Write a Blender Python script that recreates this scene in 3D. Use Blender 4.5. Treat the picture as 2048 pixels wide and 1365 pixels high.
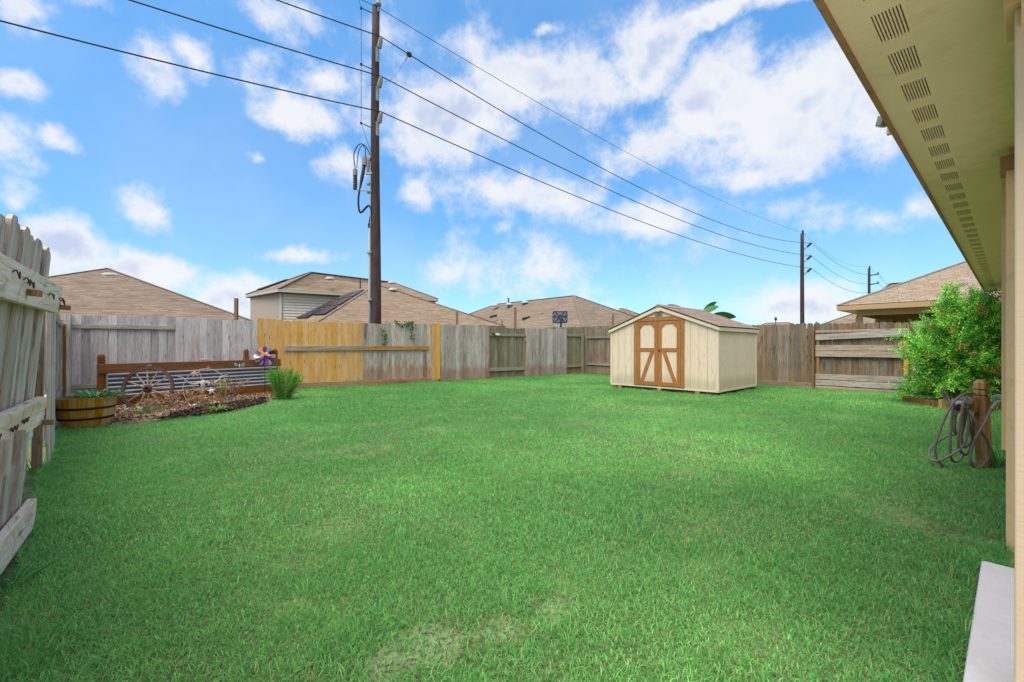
import bpy, math, random
import numpy as np
from mathutils import Vector, Matrix, Euler
random.seed(7)
NR = np.random.default_rng(11)
SC = bpy.context.scene
COL = SC.collection
for o in list(bpy.data.objects):
    bpy.data.objects.remove(o)
PI = math.pi
# ------------------------------------------------------------------ camera
CAMZ, FPX, CX, HY = 1.2, 880.0, 1024.0, 690.0      # eye height, focal length and horizon measured on the 2048 px photograph
cam_d = bpy.data.cameras.new('camera')
cam = bpy.data.objects.new('camera', cam_d)
COL.objects.link(cam)
cam.location = (0, 0, CAMZ)
cam.rotation_euler = (PI / 2, 0, 0)
cam_d.sensor_width = 36.0
cam_d.lens = 36.0 * FPX / 2048
cam_d.shift_y = 7.5 / 2048
cam_d.clip_start = 0.05
cam_d.clip_end = 2000
SC.camera = cam
# ------------------------------------------------------------------ view, sun, sky
SC.view_settings.view_transform = 'Standard'
SC.view_settings.look = 'None'
SC.view_settings.gamma = 1
SC.view_settings.use_curve_mapping = False
SC.view_settings.exposure = 1.7
SUN_EL, SUN_AZ = math.radians(64), math.radians(214)     # azimuth clockwise from +Y: the sun stands behind the viewer's left
sun_d = bpy.data.lights.new('sun', 'SUN')
sun_d.energy = 1.5
sun_d.angle = math.radians(60)
sun_d.color = (1.0, 0.94, 0.84)
sun = bpy.data.objects.new('sun', sun_d)
COL.objects.link(sun)
sun_dir = Vector((math.sin(SUN_AZ) * math.cos(SUN_EL), math.cos(SUN_AZ) * math.cos(SUN_EL), math.sin(SUN_EL)))
sun.rotation_euler = sun_dir.to_track_quat('Z', 'Y').to_euler()

def lin(c):
    return tuple((x / 12.92 if x <= 0.04045 else ((x + 0.055) / 1.055) ** 2.4) for x in (v / 255 for v in c))

class NT:
    """small node-tree writer"""
    def __init__(s, tree):
        s.t = tree
        s.t.nodes.clear()
    def n(s, typ, props=None, **ins):
        nd = s.t.nodes.new(typ)
        for k, v in (props or {}).items():
            setattr(nd, k, v)
        for k, v in ins.items():
            key = int(k[1:]) if k[0] == 'i' and k[1:].isdigit() else k.replace('_', ' ')
            sock = nd.inputs[key]
            if isinstance(v, bpy.types.NodeSocket):
                s.t.links.new(v, sock)
            else:
                if isinstance(v, (tuple, list)) and len(v) == 3 and sock.type == 'RGBA':
                    v = (*v, 1)
                sock.default_value = v
        return nd
    def math(s, op, a, b=0.0, c=None, clamp=False):
        d = dict(i0=a, i1=b)
        if c is not None:
            d['i2'] = c
        return s.n('ShaderNodeMath', {'operation': op, 'use_clamp': clamp}, **d).outputs[0]
    def vm(s, op, a, b=(0, 0, 0)):
        nd = s.n('ShaderNodeVectorMath', {'operation': op}, i0=a, i1=b)
        return nd.outputs['Value'] if op in ('LENGTH', 'DOT_PRODUCT') else nd.outputs[0]
    def mix(s, f, a, b, blend='MIX'):
        nd = s.n('ShaderNodeMix', {'data_type': 'RGBA', 'blend_type': blend})
        for i, v in ((0, f), (6, a), (7, b)):
            if isinstance(v, bpy.types.NodeSocket):
                s.t.links.new(v, nd.inputs[i])
            else:
                nd.inputs[i].default_value = (*v, 1) if isinstance(v, (tuple, list)) and len(v) == 3 else v
        return nd.outputs[2]
    def ramp(s, f, stops, interp='LINEAR'):
        nd = s.n('ShaderNodeValToRGB', None, Fac=f)
        cr = nd.color_ramp
        cr.interpolation = interp
        while len(cr.elements) < len(stops):
            cr.elements.new(0.5)
        for e, (p, c) in zip(cr.elements, stops):
            e.position = p
            e.color = (*c, 1) if len(c) == 3 else c
        return nd.outputs[0]
    def smooth(s, v, a, b, lo=0.0, hi=1.0):
        return s.n('ShaderNodeMapRange', {'interpolation_type': 'SMOOTHSTEP'}, Value=v, From_Min=a, From_Max=b, To_Min=lo, To_Max=hi).outputs[0]
    def noise(s, vec, scale, detail=4.0, rough=0.55, dist=0.0, col=False):
        nd = s.n('ShaderNodeTexNoise', None, Vector=vec, Scale=scale, Detail=detail, Roughness=rough, Distortion=dist)
        return nd.outputs[1 if col else 0]

# ---- world: daylight sky with broken cumulus, placed by compass direction and height
W = bpy.data.worlds.new('World')
SC.world = W
W.use_nodes = True
def make_world():
    t = NT(W.node_tree)
    sky = t.n('ShaderNodeTexSky', {'sky_type': 'NISHITA', 'sun_disc': False, 'sun_elevation': SUN_EL, 'sun_rotation': SUN_AZ,
                                   'altitude': 0.0, 'air_density': 1.0, 'dust_density': 0.6, 'ozone_density': 1.6}).outputs[0]
    d = t.n('ShaderNodeTexCoord').outputs['Generated']
    sp = t.n('ShaderNodeSeparateXYZ', None, Vector=d)
    az = t.math('ARCTAN2', sp.outputs[0], sp.outputs[1])
    el = t.math('ARCSINE', sp.outputs[2])
    warp = t.noise(d, 5.5, 5.0, 0.6, col=True)
    wv = t.vm('SUBTRACT', warp, (0.5, 0.5, 0.5))
    wv = t.vm('MULTIPLY', wv, (0.13, 0.11, 0.0))
    ae = t.n('ShaderNodeCombineXYZ', None, X=az, Y=el, Z=0.0).outputs[0]
    ae = t.vm('ADD', ae, wv)
    fbm = t.noise(d, 9.0, 10.0, 0.66)
    fbl = t.noise(d, 7.5, 3.0, 0.5)
    fbu = t.noise(t.vm('ADD', d, (0, 0, 0.035)), 7.5, 3.0, 0.5)
    fb2 = t.noise(d, 3.2, 6.0, 0.55)
    field = None
    core = None
    for (px, py, rx, ry, k) in CLOUDS:
        a0 = math.atan2(px - CX, FPX)
        ca = math.cos(a0)
        e0 = math.atan((HY - py) / FPX * ca)
        q = t.vm('SUBTRACT', ae, (a0, e0, 0))
        q = t.vm('MULTIPLY', q, (FPX / (rx * ca * ca), FPX / (ry * ca * math.cos(e0) ** 2), 0))
        l = t.vm('LENGTH', q)
        v = t.math('MULTIPLY_ADD', l, -k, k)          # k at the centre, 0 on the rim
        field = v if field is None else t.math('SMOOTH_MAX', field, v, 0.10)
    # the rest of the dome: the same kind of broken cloud, from noise alone
    side = t.smooth(t.math('ABSOLUTE', az), 0.86, 1.2)
    up = t.smooth(el, 0.62, 0.8)
    outside = t.math('MAXIMUM', side, up)
    rest = t.math('MULTIPLY_ADD', fb2, 5.0, -2.1)
    rest = t.math('MULTIPLY', rest, 0.8)
    fld = t.n('ShaderNodeMix', {'data_type': 'FLOAT'}, i0=outside, i2=field, i3=rest).outputs[0]
    dens = t.math('ADD', fld, t.math('MULTIPLY_ADD', fbm, 3.1, -1.58))
    a = t.smooth(dens, -0.30, 0.80)
    # billows: bright lobes and faintly grey hollows inside the cloud
    lump = t.noise(t.vm('ADD', d, (0, 0, 0.012)), 6.0, 5.0, 0.5)
    thick = t.smooth(dens, 0.4, 1.3)
    under = t.smooth(t.math('SUBTRACT', fbu, fbl), -0.02, 0.13)
    shade = t.math('MULTIPLY', thick, t.math('MAXIMUM', under, t.smooth(lump, 0.47, 0.72)))
    cl = t.mix(shade, lin((250, 251, 255)), lin((205, 217, 243)))
    cl = t.mix(1.0, cl, (CLOUD_K, CLOUD_K, CLOUD_K), 'MULTIPLY')
    hz = t.smooth(el, 0.0, 0.75)
    tint = t.mix(hz, SKY_LOW, SKY_HIGH)
    blue = t.mix(1.0, sky, tint, 'MULTIPLY')
    veil = t.math('MULTIPLY', t.smooth(fb2, 0.3, 0.75), 0.16)
    blue = t.mix(veil, blue, cl)
    allc = t.mix(t.math('MULTIPLY', a, 0.94), blue, cl)
    bg = t.n('ShaderNodeBackground', None, Color=allc, Strength=0.0765)
    out = t.n('ShaderNodeOutputWorld')
    t.t.links.new(bg.outputs[0], out.inputs[0])
CLOUD_K = 3.9
SKY_LOW, SKY_HIGH = (0.43, 0.64, 0.76), (0.44, 0.95, 1.18)
CLOUDS = [(1460, 200, 150, 110, 1.4), (1620, 205, 200, 120, 1.5), (1760, 215, 140, 115, 1.4), (1570, 280, 270, 75, 1.1),
          (1490, 10, 270, 36, 1.2), (1305, 85, 95, 105, 1.3),
          (880, 245, 160, 95, 1.5), (1090, 165, 180, 90, 1.5), (820, 280, 100, 75, 0.8), (960, 100, 70, 60, 0.6), (1200, 165, 70, 70, 0.7),
          (1000, 385, 190, 52, 0.9), (838, 397, 42, 36, 1.0), (1120, 400, 90, 50, 0.6), (1290, 300, 110, 60, 0.9), (1300, 425, 140, 40, 0.9),
          (1510, 345, 140, 42, 1.0), (1640, 425, 70, 36, 0.6), (1760, 440, 80, 40, 0.6), (1850, 415, 60, 30, 0.6), (1560, 610, 100, 45, 0.9), (1640, 605, 70, 46, 0.9),
          (1300, 620, 60, 25, 0.2), (1440, 480, 60, 30, 0.5),
          (300, 425, 92, 46, 1.4), (585, 230, 105, 46, 1.1), (130, 490, 120, 65, 1.6), (300, 545, 150, 55, 1.3), (460, 585, 90, 50, 1.2), (40, 540, 100, 60, 1.2),
          (15, 290, 70, 60, 0.8), (50, 175, 75, 34, 0.8), (15, 400, 50, 40, 0.7), (60, 18, 95, 40, 0.7), (105, 80, 60, 20, 0.3),
          (300, 150, 46, 40, 0.6), (380, 128, 45, 28, 0.5), (490, 150, 70, 44, 0.6), (560, 35, 85, 36, 0.5), (650, 170, 60, 36, 0.7),
          (130, 300, 42, 24, 0.7), (497, 316, 26, 16, 0.7), (612, 515, 62, 16, 0.8), (685, 345, 56, 42, 0.8), (735, 225, 40, 100, 0.35),
          (1100, 60, 32, 16, 0.9), (1050, 550, 120, 60, 0.25), (905, 560, 50, 28, 0.35), (995, 462, 30, 14, 0.4), (770, 70, 60, 50, 0.3), (200, 10, 60, 30, 0.3)]
make_world()

# ------------------------------------------------------------------ helpers
def P(px, py, Y):
    """point at depth Y that the photograph shows at (px, py)"""
    return Vector(((px - CX) / FPX * Y, Y, CAMZ + (HY - py) / FPX * Y))
def gp(px, py, z=0.0):
    """point on the level z that the photograph shows at (px, py)"""
    Y = (CAMZ - z) * FPX / (py - HY)
    return Vector(((px - CX) / FPX * Y, Y, z))
def on_line(a, dr, px):
    """distance along the ground line a + t*dr at which it crosses the vertical plane of column px"""
    k = (px - CX) / FPX
    return (k * a[1] - a[0]) / (dr[0] - k * dr[1])

class MB:
    def __init__(s):
        s.v = []; s.f = []
    def add(s, vs, fs):
        b = len(s.v)
        s.v += [tuple(v) for v in vs]
        s.f += [tuple(b + i for i in f) for f in fs]
        return s
    def box(s, x0, x1, y0, y1, z0, z1, M=None):
        vs = [(x, y, z) for z in (z0, z1) for y in (y0, y1) for x in (x0, x1)]
        if M is not None:
            vs = [M @ Vector(v) for v in vs]
        return s.add(vs, [(0, 2, 3, 1), (4, 5, 7, 6), (0, 1, 5, 4), (2, 6, 7, 3), (0, 4, 6, 2), (1, 3, 7, 5)])
    def beam(s, a, b, w, h, up=(0, 0, 1)):
        """square bar from a to b; w across, h along up"""
        a, b, up = Vector(a), Vector(b), Vector(up)
        d = (b - a).normalized()
        sd = d.cross(up).normalized()
        up = sd.cross(d).normalized()
        vs = [p + sd * (sx * w / 2) + up * (sz * h / 2) for p in (a, b) for sx, sz in ((-1, -1), (1, -1), (1, 1), (-1, 1))]
        return s.add(vs, [(0, 1, 2, 3), (4, 7, 6, 5), (0, 4, 5, 1), (1, 5, 6, 2), (2, 6, 7, 3), (3, 7, 4, 0)])
    def prism(s, poly, y0, y1, M=None):
        """poly of (x, z) extruded along y"""
        n = len(poly)
        vs = [(x, y0, z) for x, z in poly] + [(x, y1, z) for x, z in poly]
        if M is not None:
            vs = [M @ Vector(v) for v in vs]
        return s.add(vs, [tuple(range(n)), tuple(range(2 * n - 1, n - 1, -1))] + [(i, i + n, (i + 1) % n + n, (i + 1) % n) for i in range(n)])
    def slab(s, poly, t):
        """3-D polygon given a thickness t along its normal"""
        poly = [Vector(p) for p in poly]
        nm = (poly[1] - poly[0]).cross(poly[2] - poly[0]).normalized() * t
        n = len(poly)
        return s.add(poly + [p - nm for p in poly], [tuple(range(n)), tuple(range(2 * n - 1, n - 1, -1))] + [((i + 1) % n, i, i + n, (i + 1) % n + n) for i in range(n)])
    def tube(s, pts, r, n=8, caps=True):
        pts = [Vector(p) for p in pts]
        rs = r if isinstance(r, (list, tuple)) else [r] * len(pts)
        vs = []; nrm = None
        for i, p in enumerate(pts):
            d = (pts[min(i + 1, len(pts) - 1)] - pts[max(i - 1, 0)]).normalized()
            if nrm is None:
                nrm = d.orthogonal().normalized()
            nrm = (nrm - d * nrm.dot(d))
            nrm = nrm.normalized() if nrm.length > 1e-6 else d.orthogonal().normalized()
            b = d.cross(nrm)
            vs += [p + (nrm * math.cos(2 * PI * k / n) + b * math.sin(2 * PI * k / n)) * rs[i] for k in range(n)]
        fs = [(i * n + k, i * n + (k + 1) % n, (i + 1) * n + (k + 1) % n, (i + 1) * n + k) for i in range(len(pts) - 1) for k in range(n)]
        if caps:
            fs += [tuple(range(n - 1, -1, -1)), tuple(range((len(pts) - 1) * n, len(pts) * n))]
        return s.add(vs, fs)
    def lathe(s, prof, n=24, M=None, closed=False):
        vs = [(r * math.cos(2 * PI * k / n), r * math.sin(2 * PI * k / n), z) for r, z in prof for k in range(n)]
        if M is not None:
            vs = [M @ Vector(v) for v in vs]
        m = len(prof)
        fs = [(i * n + k, i * n + (k + 1) % n, ((i + 1) % m) * n + (k + 1) % n, ((i + 1) % m) * n + k) for i in range(m if closed else m - 1) for k in range(n)]
        return s.add(vs, fs)
    def mesh(s, name, mat, smooth=False):
        me = bpy.data.meshes.new(name)
        me.from_pydata(s.v, [], s.f)
        if mat:
            me.materials.append(mat)
        if smooth:
            me.polygons.foreach_set('use_smooth', [True] * len(me.polygons))
        me.update()
        return me
    def build(s, name, mat, parent=None, smooth=False, label=None, bevel=0.0):
        o = link(name, s.mesh(name, mat, smooth), parent)
        if label:
            o['label'] = label
        if bevel:
            m = o.modifiers.new('bevel', 'BEVEL')
            m.width = bevel; m.segments = 2; m.limit_method = 'ANGLE'
        return o

def link(name, data, parent=None, loc=None, rot=None, scale=None):
    o = bpy.data.objects.new(name, data)
    COL.objects.link(o)
    if parent is not None:
        o.parent = parent
    if loc is not None: o.location = loc
    if rot is not None: o.rotation_euler = rot
    if scale is not None: o.scale = scale
    return o
def tag(o, label=None, cat=None, group=None, kind=None):
    if label: o['label'] = label
    if cat: o['category'] = cat
    if group: o['group'] = group
    if kind: o['kind'] = kind
    return o
def thing(name, label, cat, loc=(0, 0, 0), rz=0.0, group=None, rx=0.0):
    o = link(name, None, None, loc, (rx, 0, rz))
    o.empty_display_size = 0.2
    return tag(o, label, cat, group)
def smooth_path(pts, k=6):
    """Catmull-Rom through pts"""
    pts = [Vector(p) for p in pts]
    out = []
    for i in range(len(pts) - 1):
        p0, p1, p2, p3 = pts[max(i - 1, 0)], pts[i], pts[i + 1], pts[min(i + 2, len(pts) - 1)]
        for j in range(k):
            t = j / k
            out.append(0.5 * ((2 * p1) + (p2 - p0) * t + (2 * p0 - 5 * p1 + 4 * p2 - p3) * t * t + (3 * p1 - p0 - 3 * p2 + p3) * t ** 3))
    return out + [pts[-1]]
def soup(name, verts, nper, cols=None, mat=None, parent=None, faces=None):
    """numpy polygon soup: verts (N, nper, 3) -> N faces; cols (N, 3) -> colour attribute"""
    v = np.asarray(verts, dtype=np.float32)
    N = v.shape[0]
    me = bpy.data.meshes.new(name)
    fl = [tuple(range(nper))] if faces is None else faces
    me.vertices.add(N * nper)
    me.vertices.foreach_set('co', v.reshape(-1))
    lens = [len(f) for f in fl]
    one = np.concatenate([np.array(f) for f in fl])
    idx = (one[None, :] + (np.arange(N) * nper)[:, None]).reshape(-1).astype(np.int32)
    tot = np.tile(np.array(lens), N)
    start = np.concatenate([[0], np.cumsum(tot)[:-1]]).astype(np.int32)
    me.loops.add(len(idx))
    me.loops.foreach_set('vertex_index', idx)
    me.polygons.add(len(tot))
    me.polygons.foreach_set('loop_start', start)
    me.polygons.foreach_set('loop_total', tot.astype(np.int32))
    if cols is not None:
        at = me.color_attributes.new('tint', 'FLOAT_COLOR', 'POINT')
        c = np.ones((N, nper, 4), dtype=np.float32)
        c[:, :, :3] = np.asarray(cols, dtype=np.float32)[:, None, :]
        at.data.foreach_set('color', c.reshape(-1))
    me.update(calc_edges=True)
    if mat: me.materials.append(mat)
    return link(name, me, parent)

# ------------------------------------------------------------------ materials
MATS = {}
def mat(name):
    m = bpy.data.materials.new(name)
    m.use_nodes = True
    return m, NT(m.node_tree)
def finish(t, bsdf):
    out = t.n('ShaderNodeOutputMaterial')
    t.t.links.new(bsdf, out.inputs[0])
def wood(name, c1, c2, c3, axis='z', stain=0.5, knots=0.6, vary=0.25, bump=0.5, rough=0.85, splash=None, sat=0.4, figure=0.2):
    """weathered board: fine grain along the board, blotches, knots, and a different tone for every board"""
    m, t = mat(name)
    oi = t.n('ShaderNodeObjectInfo')
    rnd = oi.outputs['Random']
    co = t.n('ShaderNodeTexCoord').outputs['Object']
    sh = t.n('ShaderNodeCombineXYZ', None, X=t.math('MULTIPLY', rnd, 37.0), Y=t.math('MULTIPLY', rnd, 91.0), Z=t.math('MULTIPLY', rnd, 53.0)).outputs[0]
    p = t.vm('ADD', co, sh)
    g = {'z': (55, 55, 2.2), 'x': (2.2, 55, 55), 'y': (55, 2.2, 55)}[axis]
    k = {'z': (9, 9, 1.9), 'x': (1.9, 9, 9), 'y': (9, 1.9, 9)}[axis]
    b = {'z': (5, 5, 1.1), 'x': (1.1, 5, 5), 'y': (5, 1.1, 5)}[axis]
    bend = t.noise(p, 2.2, 2.0, 0.5, col=True)
    pb = t.vm('ADD', p, t.vm('MULTIPLY', t.vm('SUBTRACT', bend, (0.5, 0.5, 0.5)), (0.05, 0.05, 0.05)))
    grain = t.noise(t.vm('MULTIPLY', pb, g), 1.0, 5.0, 0.65)
    blot = t.noise(t.vm('MULTIPLY', p, b), 1.0, 5.0, 0.6)
    col = t.mix(t.smooth(grain, 0.32, 0.68), c1, c2)
    col = t.mix(t.math('MULTIPLY', t.smooth(blot, 0.46, 0.72), stain), col, c3)
    rings = t.math('FRACT', t.math('MULTIPLY', t.noise(t.vm('MULTIPLY', p, tuple(x * 0.9 for x in b)), 1.0, 2.0, 0.4), 13.0))
    rl = t.math('MULTIPLY', t.smooth(rings, 0.0, 0.22, 1.0, 0.0), t.smooth(rings, 0.0, 0.03))
    col = t.mix(t.math('MULTIPLY', rl, figure), col, tuple(x * 0.6 for x in c3))
    vo = t.n('ShaderNodeTexVoronoi', None, Vector=t.vm('MULTIPLY', p, k), Scale=1.0)
    kn = t.smooth(vo.outputs['Distance'], 0.05, 0.17, 1.0, 0.0)
    col = t.mix(t.math('MULTIPLY', kn, knots), col, tuple(x * 0.3 for x in c1))
    crack = t.smooth(t.noise(t.vm('MULTIPLY', pb, tuple(x * 1.7 for x in g)), 1.0, 2.0, 0.4), 0.30, 0.36, 1.0, 0.0)
    col = t.mix(t.math('MULTIPLY', crack, 0.55), col, tuple(x * 0.35 for x in c1))
    if splash is not None:                                   # soil splashed up the lowest foot of the boards
        sz = t.n('ShaderNodeSeparateXYZ', None, Vector=co).outputs[2]
        h = t.math('ADD', sz, t.math('MULTIPLY', blot, -0.5))
        col = t.mix(t.math('MULTIPLY', t.smooth(h, 0.0, 0.25, 1.0, 0.0), 0.55), col, splash)
    val = t.math('MULTIPLY_ADD', rnd, 2 * vary, 1 - vary)
    hsv = t.n('ShaderNodeHueSaturation', None, Color=col, Value=val, Saturation=t.math('MULTIPLY_ADD', t.math('FRACT', t.math('MULTIPLY', rnd, 7.31)), sat, 1.0 - sat / 2))
    bp = t.n('ShaderNodeBump', None, Height=t.math('SUBTRACT', grain, t.math('MULTIPLY', crack, 0.8)), Strength=bump, Distance=0.006)
    bs = t.n('ShaderNodeBsdfPrincipled', None, Base_Color=hsv.outputs[0], Roughness=rough, Normal=bp.outputs[0])
    bs.inputs['Specular IOR Level'].default_value = 0.2
    finish(t, bs.outputs[0])
    return m
def plain(name, c, rough=0.6, metal=0.0, vary=0.12, scale=12.0, bump=0.15, dirt=None, dirt_amt=0.4, spec=0.35, grainy=None):
    """painted or plain surface with slight unevenness and grime"""
    m, t = mat(name)
    co = t.n('ShaderNodeTexCoord').outputs['Object']
    nz = t.noise(co, scale, 6.0, 0.62)
    big = t.noise(co, scale * 0.13, 4.0, 0.6)
    col = t.mix(nz, tuple(x * (1 - vary) for x in c), tuple(min(1, x * (1 + vary)) for x in c))
    if dirt:
        col = t.mix(t.math('MULTIPLY', t.smooth(t.math('MULTIPLY_ADD', nz, 0.5, t.math('MULTIPLY', big, 0.5)), 0.47, 0.66), dirt_amt), col, dirt)
    h = nz
    if grainy:
        h = t.noise(t.vm('MULTIPLY', co, grainy), 1.0, 4.0, 0.6, 0.6)
    bp = t.n('ShaderNodeBump', None, Height=h, Strength=bump, Distance=0.004)
    bs = t.n('ShaderNodeBsdfPrincipled', None, Base_Color=col, Roughness=rough, Metallic=metal, Normal=bp.outputs[0])
    bs.inputs['Specular IOR Level'].default_value = spec
    finish(t, bs.outputs[0])
    return m
def leafy(name, gain=1.0, trans=0.35, rough=0.5):
    m, t = mat(name)
    c = t.n('ShaderNodeAttribute', {'attribute_name': 'tint'}).outputs['Color']
    if gain != 1.0:
        c = t.mix(1.0, c, (gain, gain, gain), 'MULTIPLY')
    d = t.n('ShaderNodeBsdfPrincipled', None, Base_Color=c, Roughness=rough)
    d.inputs['Specular IOR Level'].default_value = 0.12
    tr = t.n('ShaderNodeBsdfTranslucent', None, Color=c)
    mx = t.n('ShaderNodeMixShader', None, i0=trans)
    t.t.links.new(d.outputs[0], mx.inputs[1]); t.t.links.new(tr.outputs[0], mx.inputs[2])
    finish(t, mx.outputs[0])
    return m
def roofing(name, c1, c2, c3, row=0.063):
    """asphalt shingles too far off to tell apart: courses level with the ground, tabs of mixed tone"""
    m, t = mat(name)
    pos = t.n('ShaderNodeNewGeometry').outputs['Position']
    s = t.n('ShaderNodeSeparateXYZ', None, Vector=pos)
    u = t.math('ADD', s.outputs[0], t.math('MULTIPLY', s.outputs[1], 0.13))
    v = t.n('ShaderNodeCombineXYZ', None, X=u, Y=s.outputs[2], Z=0.0).outputs[0]
    br = t.n('ShaderNodeTexBrick', {'offset': 0.37, 'offset_frequency': 2}, Vector=v, Color1=c1, Color2=c2, Mortar=tuple(x * 0.55 for x in c1), Scale=1.0,
             Mortar_Size=row * 0.09, Mortar_Smooth=0.4, Bias=0.0, Brick_Width=0.5, Row_Height=row)
    nz = t.noise(t.vm('MULTIPLY', v, (1.6, 9.0, 1)), 1.0, 5.0, 0.6)
    col = t.mix(t.smooth(nz, 0.42, 0.66), br.outputs[0], c3)
    bs = t.n('ShaderNodeBsdfPrincipled', None, Base_Color=col, Roughness=0.95)
    bs.inputs['Specular IOR Level'].default_value = 0.15
    finish(t, bs.outputs[0])
    return m
# colours
M_LAV = wood('weathered_lavender_wood', lin((176, 165, 160)), lin((204, 195, 188)), lin((152, 136, 130)), stain=0.55)
M_GREY = wood('weathered_grey_wood', lin((164, 150, 138)), lin((198, 186, 174)), lin((130, 112, 96)), stain=0.6, splash=lin((150, 105, 80)))
M_STAIN = wood('stained_grey_wood', lin((160, 144, 130)), lin((204, 190, 174)), lin((92, 76, 64)), stain=0.85, splash=lin((165, 112, 84)))
M_GREEN = wood('mossy_grey_wood', lin((118, 110, 88)), lin((150, 142, 118)), lin((96, 100, 72)), stain=0.7, splash=lin((140, 105, 78)))
M_BROWN = wood('dark_brown_grey_wood', lin((112, 94, 76)), lin((152, 134, 114)), lin((86, 70, 54)), stain=0.7, splash=lin((146, 122, 96)))
M_PALE = wood('pale_grey_wood', lin((165, 154, 140)), lin((200, 191, 178)), lin((134, 112, 96)), stain=0.5, vary=0.15)
M_GOLD = wood('new_golden_pine', lin((212, 156, 84)), lin((228, 178, 108)), lin((190, 132, 66)), stain=0.55, knots=0.75, vary=0.09, bump=0.2, sat=0.16)
M_RAILX = wood('weathered_rail_wood', lin((150, 138, 126)), lin((186, 176, 162)), lin((124, 108, 94)), axis='x', stain=0.5, vary=0.15)
M_RAILG = wood('mossy_rail_wood', lin((128, 120, 102)), lin((160, 152, 132)), lin((102, 98, 78)), axis='x', stain=0.5, vary=0.15)
M_RAILP = wood('bleached_rail_wood', lin((234, 208, 186)), lin((252, 234, 222)), lin((204, 158, 114)), axis='x', stain=0.55, knots=0.85, vary=0.05, figure=0.55)
M_PICKP = wood('bleached_picket_wood', lin((190, 170, 154)), lin((232, 214, 202)), lin((138, 112, 98)), stain=0.75, vary=0.2, bump=0.8)
M_BOARD = wood('horizontal_board_wood', lin((152, 132, 114)), lin((192, 176, 160)), lin((172, 116, 70)), axis='x', stain=0.5, knots=0.8, vary=0.13, figure=0.5)
M_POST = wood('brown_post_wood', lin((134, 98, 66)), lin((168, 130, 92)), lin((98, 66, 44)), stain=0.6, knots=0.9, vary=0.1)
M_KICK = wood('earth_stained_board', lin((150, 116, 88)), lin((176, 146, 118)), lin((112, 80, 58)), axis='x', stain=0.6, vary=0.15)
M_TANRAIL = wood('tan_rail_wood', lin((168, 124, 78)), lin((190, 148, 100)), lin((134, 96, 60)), axis='x', stain=0.5, vary=0.08)
M_ROOF1 = roofing('tan_brown_roofing', lin((110, 93, 79)), lin((147, 129, 112)), lin((124, 104, 88)))
M_ROOF2 = roofing('tan_roofing', lin((120, 102, 84)), lin((156, 136, 114)), lin((134, 112, 92)))
M_ROOF3 = roofing('pinkish_tan_roofing', lin((114, 98, 82)), lin((146, 129, 110)), lin((126, 107, 90)))
M_SHING = wood('shingle_grit', lin((146, 126, 104)), lin((168, 149, 127)), lin((122, 104, 86)), stain=0.5, knots=0.0, figure=0.0, vary=0.10, bump=0.6, rough=0.95)
M_SHINGD = wood('shed_shingle_grit', lin((134, 114, 100)), lin((160, 140, 126)), lin((112, 94, 82)), stain=0.5, knots=0.0, figure=0.0, vary=0.13, bump=0.6, rough=0.95)
M_CAP = plain('ridge_cap_grit', lin((120, 106, 98)), 0.95, spec=0.1)
M_SIDING = plain('grey_siding_paint', lin((232, 216, 196)), 0.7, dirt=lin((196, 180, 162)), dirt_amt=0.2)
M_TRIMG = plain('light_trim_paint', lin((186, 178, 166)), 0.6)
M_SOLAR = plain('solar_glass', lin((52, 46, 50)), 0.25, spec=0.5, vary=0.05)
M_DARK = plain('dark_metal', lin((58, 56, 58)), 0.5, metal=0.3)
M_VENTD = plain('roof_vent_metal', lin((178, 174, 166)), 0.5, dirt=lin((120, 112, 100)), dirt_amt=0.5)
M_TAN = plain('tan_house_paint', lin((226, 190, 142)), 0.65, vary=0.06, scale=30, bump=0.12, dirt=lin((150, 116, 80)), dirt_amt=0.25)
M_TANW = plain('tan_textured_column', lin((208, 182, 150)), 0.8, vary=0.07, bump=0.5, grainy=(18, 18, 90), dirt=lin((190, 156, 120)), dirt_amt=0.2)
M_SOFF = plain('soffit_paint', lin((254, 226, 186)), 0.6, vary=0.05, bump=0.9, grainy=(60, 4, 60), dirt=lin((190, 158, 112)), dirt_amt=0.25)
M_FASC = plain('fascia_paint', lin((170, 130, 92)), 0.6, vary=0.12, scale=20, dirt=lin((96, 66, 44)), dirt_amt=0.5)
M_NTAN = plain('neighbour_trim_paint', lin((190, 152, 112)), 0.65, vary=0.06)
M_CAV = plain('dark_cavity', lin((14, 10, 6)), 0.9)  # near-black colour stands in for the shade inside hollows
M_CONC = plain('patio_concrete', lin((208, 203, 203)), 0.9, vary=0.16, scale=34, bump=0.6, dirt=lin((160, 152, 146)), dirt_amt=0.25)
M_BRICK = plain('neighbour_wall', lin((150, 124, 100)), 0.85)
M_CREAM = wood('cream_siding_paint', lin((224, 199, 170)), lin((230, 207, 179)), lin((208, 184, 153)), stain=0.25, knots=0.0, figure=0.0, sat=0.06, vary=0.025, bump=0.3, rough=0.7, splash=lin((176, 166, 132)))
M_CTRIM = plain('cream_trim_paint', lin((226, 202, 174)), 0.65, vary=0.05, dirt=lin((176, 150, 104)), dirt_amt=0.3)
M_DOORB = wood('brown_door_paint', lin((160, 104, 54)), lin((176, 120, 68)), lin((140, 88, 46)), stain=0.5, knots=0.0, figure=0.0, sat=.06, vary=0.04, bump=0.25, rough=0.6)
M_POLE = wood('creosote_pole_wood', lin((62, 50, 47)), lin((88, 73, 69)), lin((44, 35, 33)), stain=0.6, knots=0.2, vary=0.05, bump=0.8)
M_STEEL = plain('galvanised_steel', lin((168, 172, 174)), 0.45, metal=0.5, vary=0.15, dirt=lin((96, 90, 84)), dirt_amt=0.3)
M_INSUL = plain('grey_insulator', lin((132, 134, 130)), 0.45, vary=0.08)
M_WIRE = plain('dark_wire', lin((44, 44, 48)), 0.6)
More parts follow.
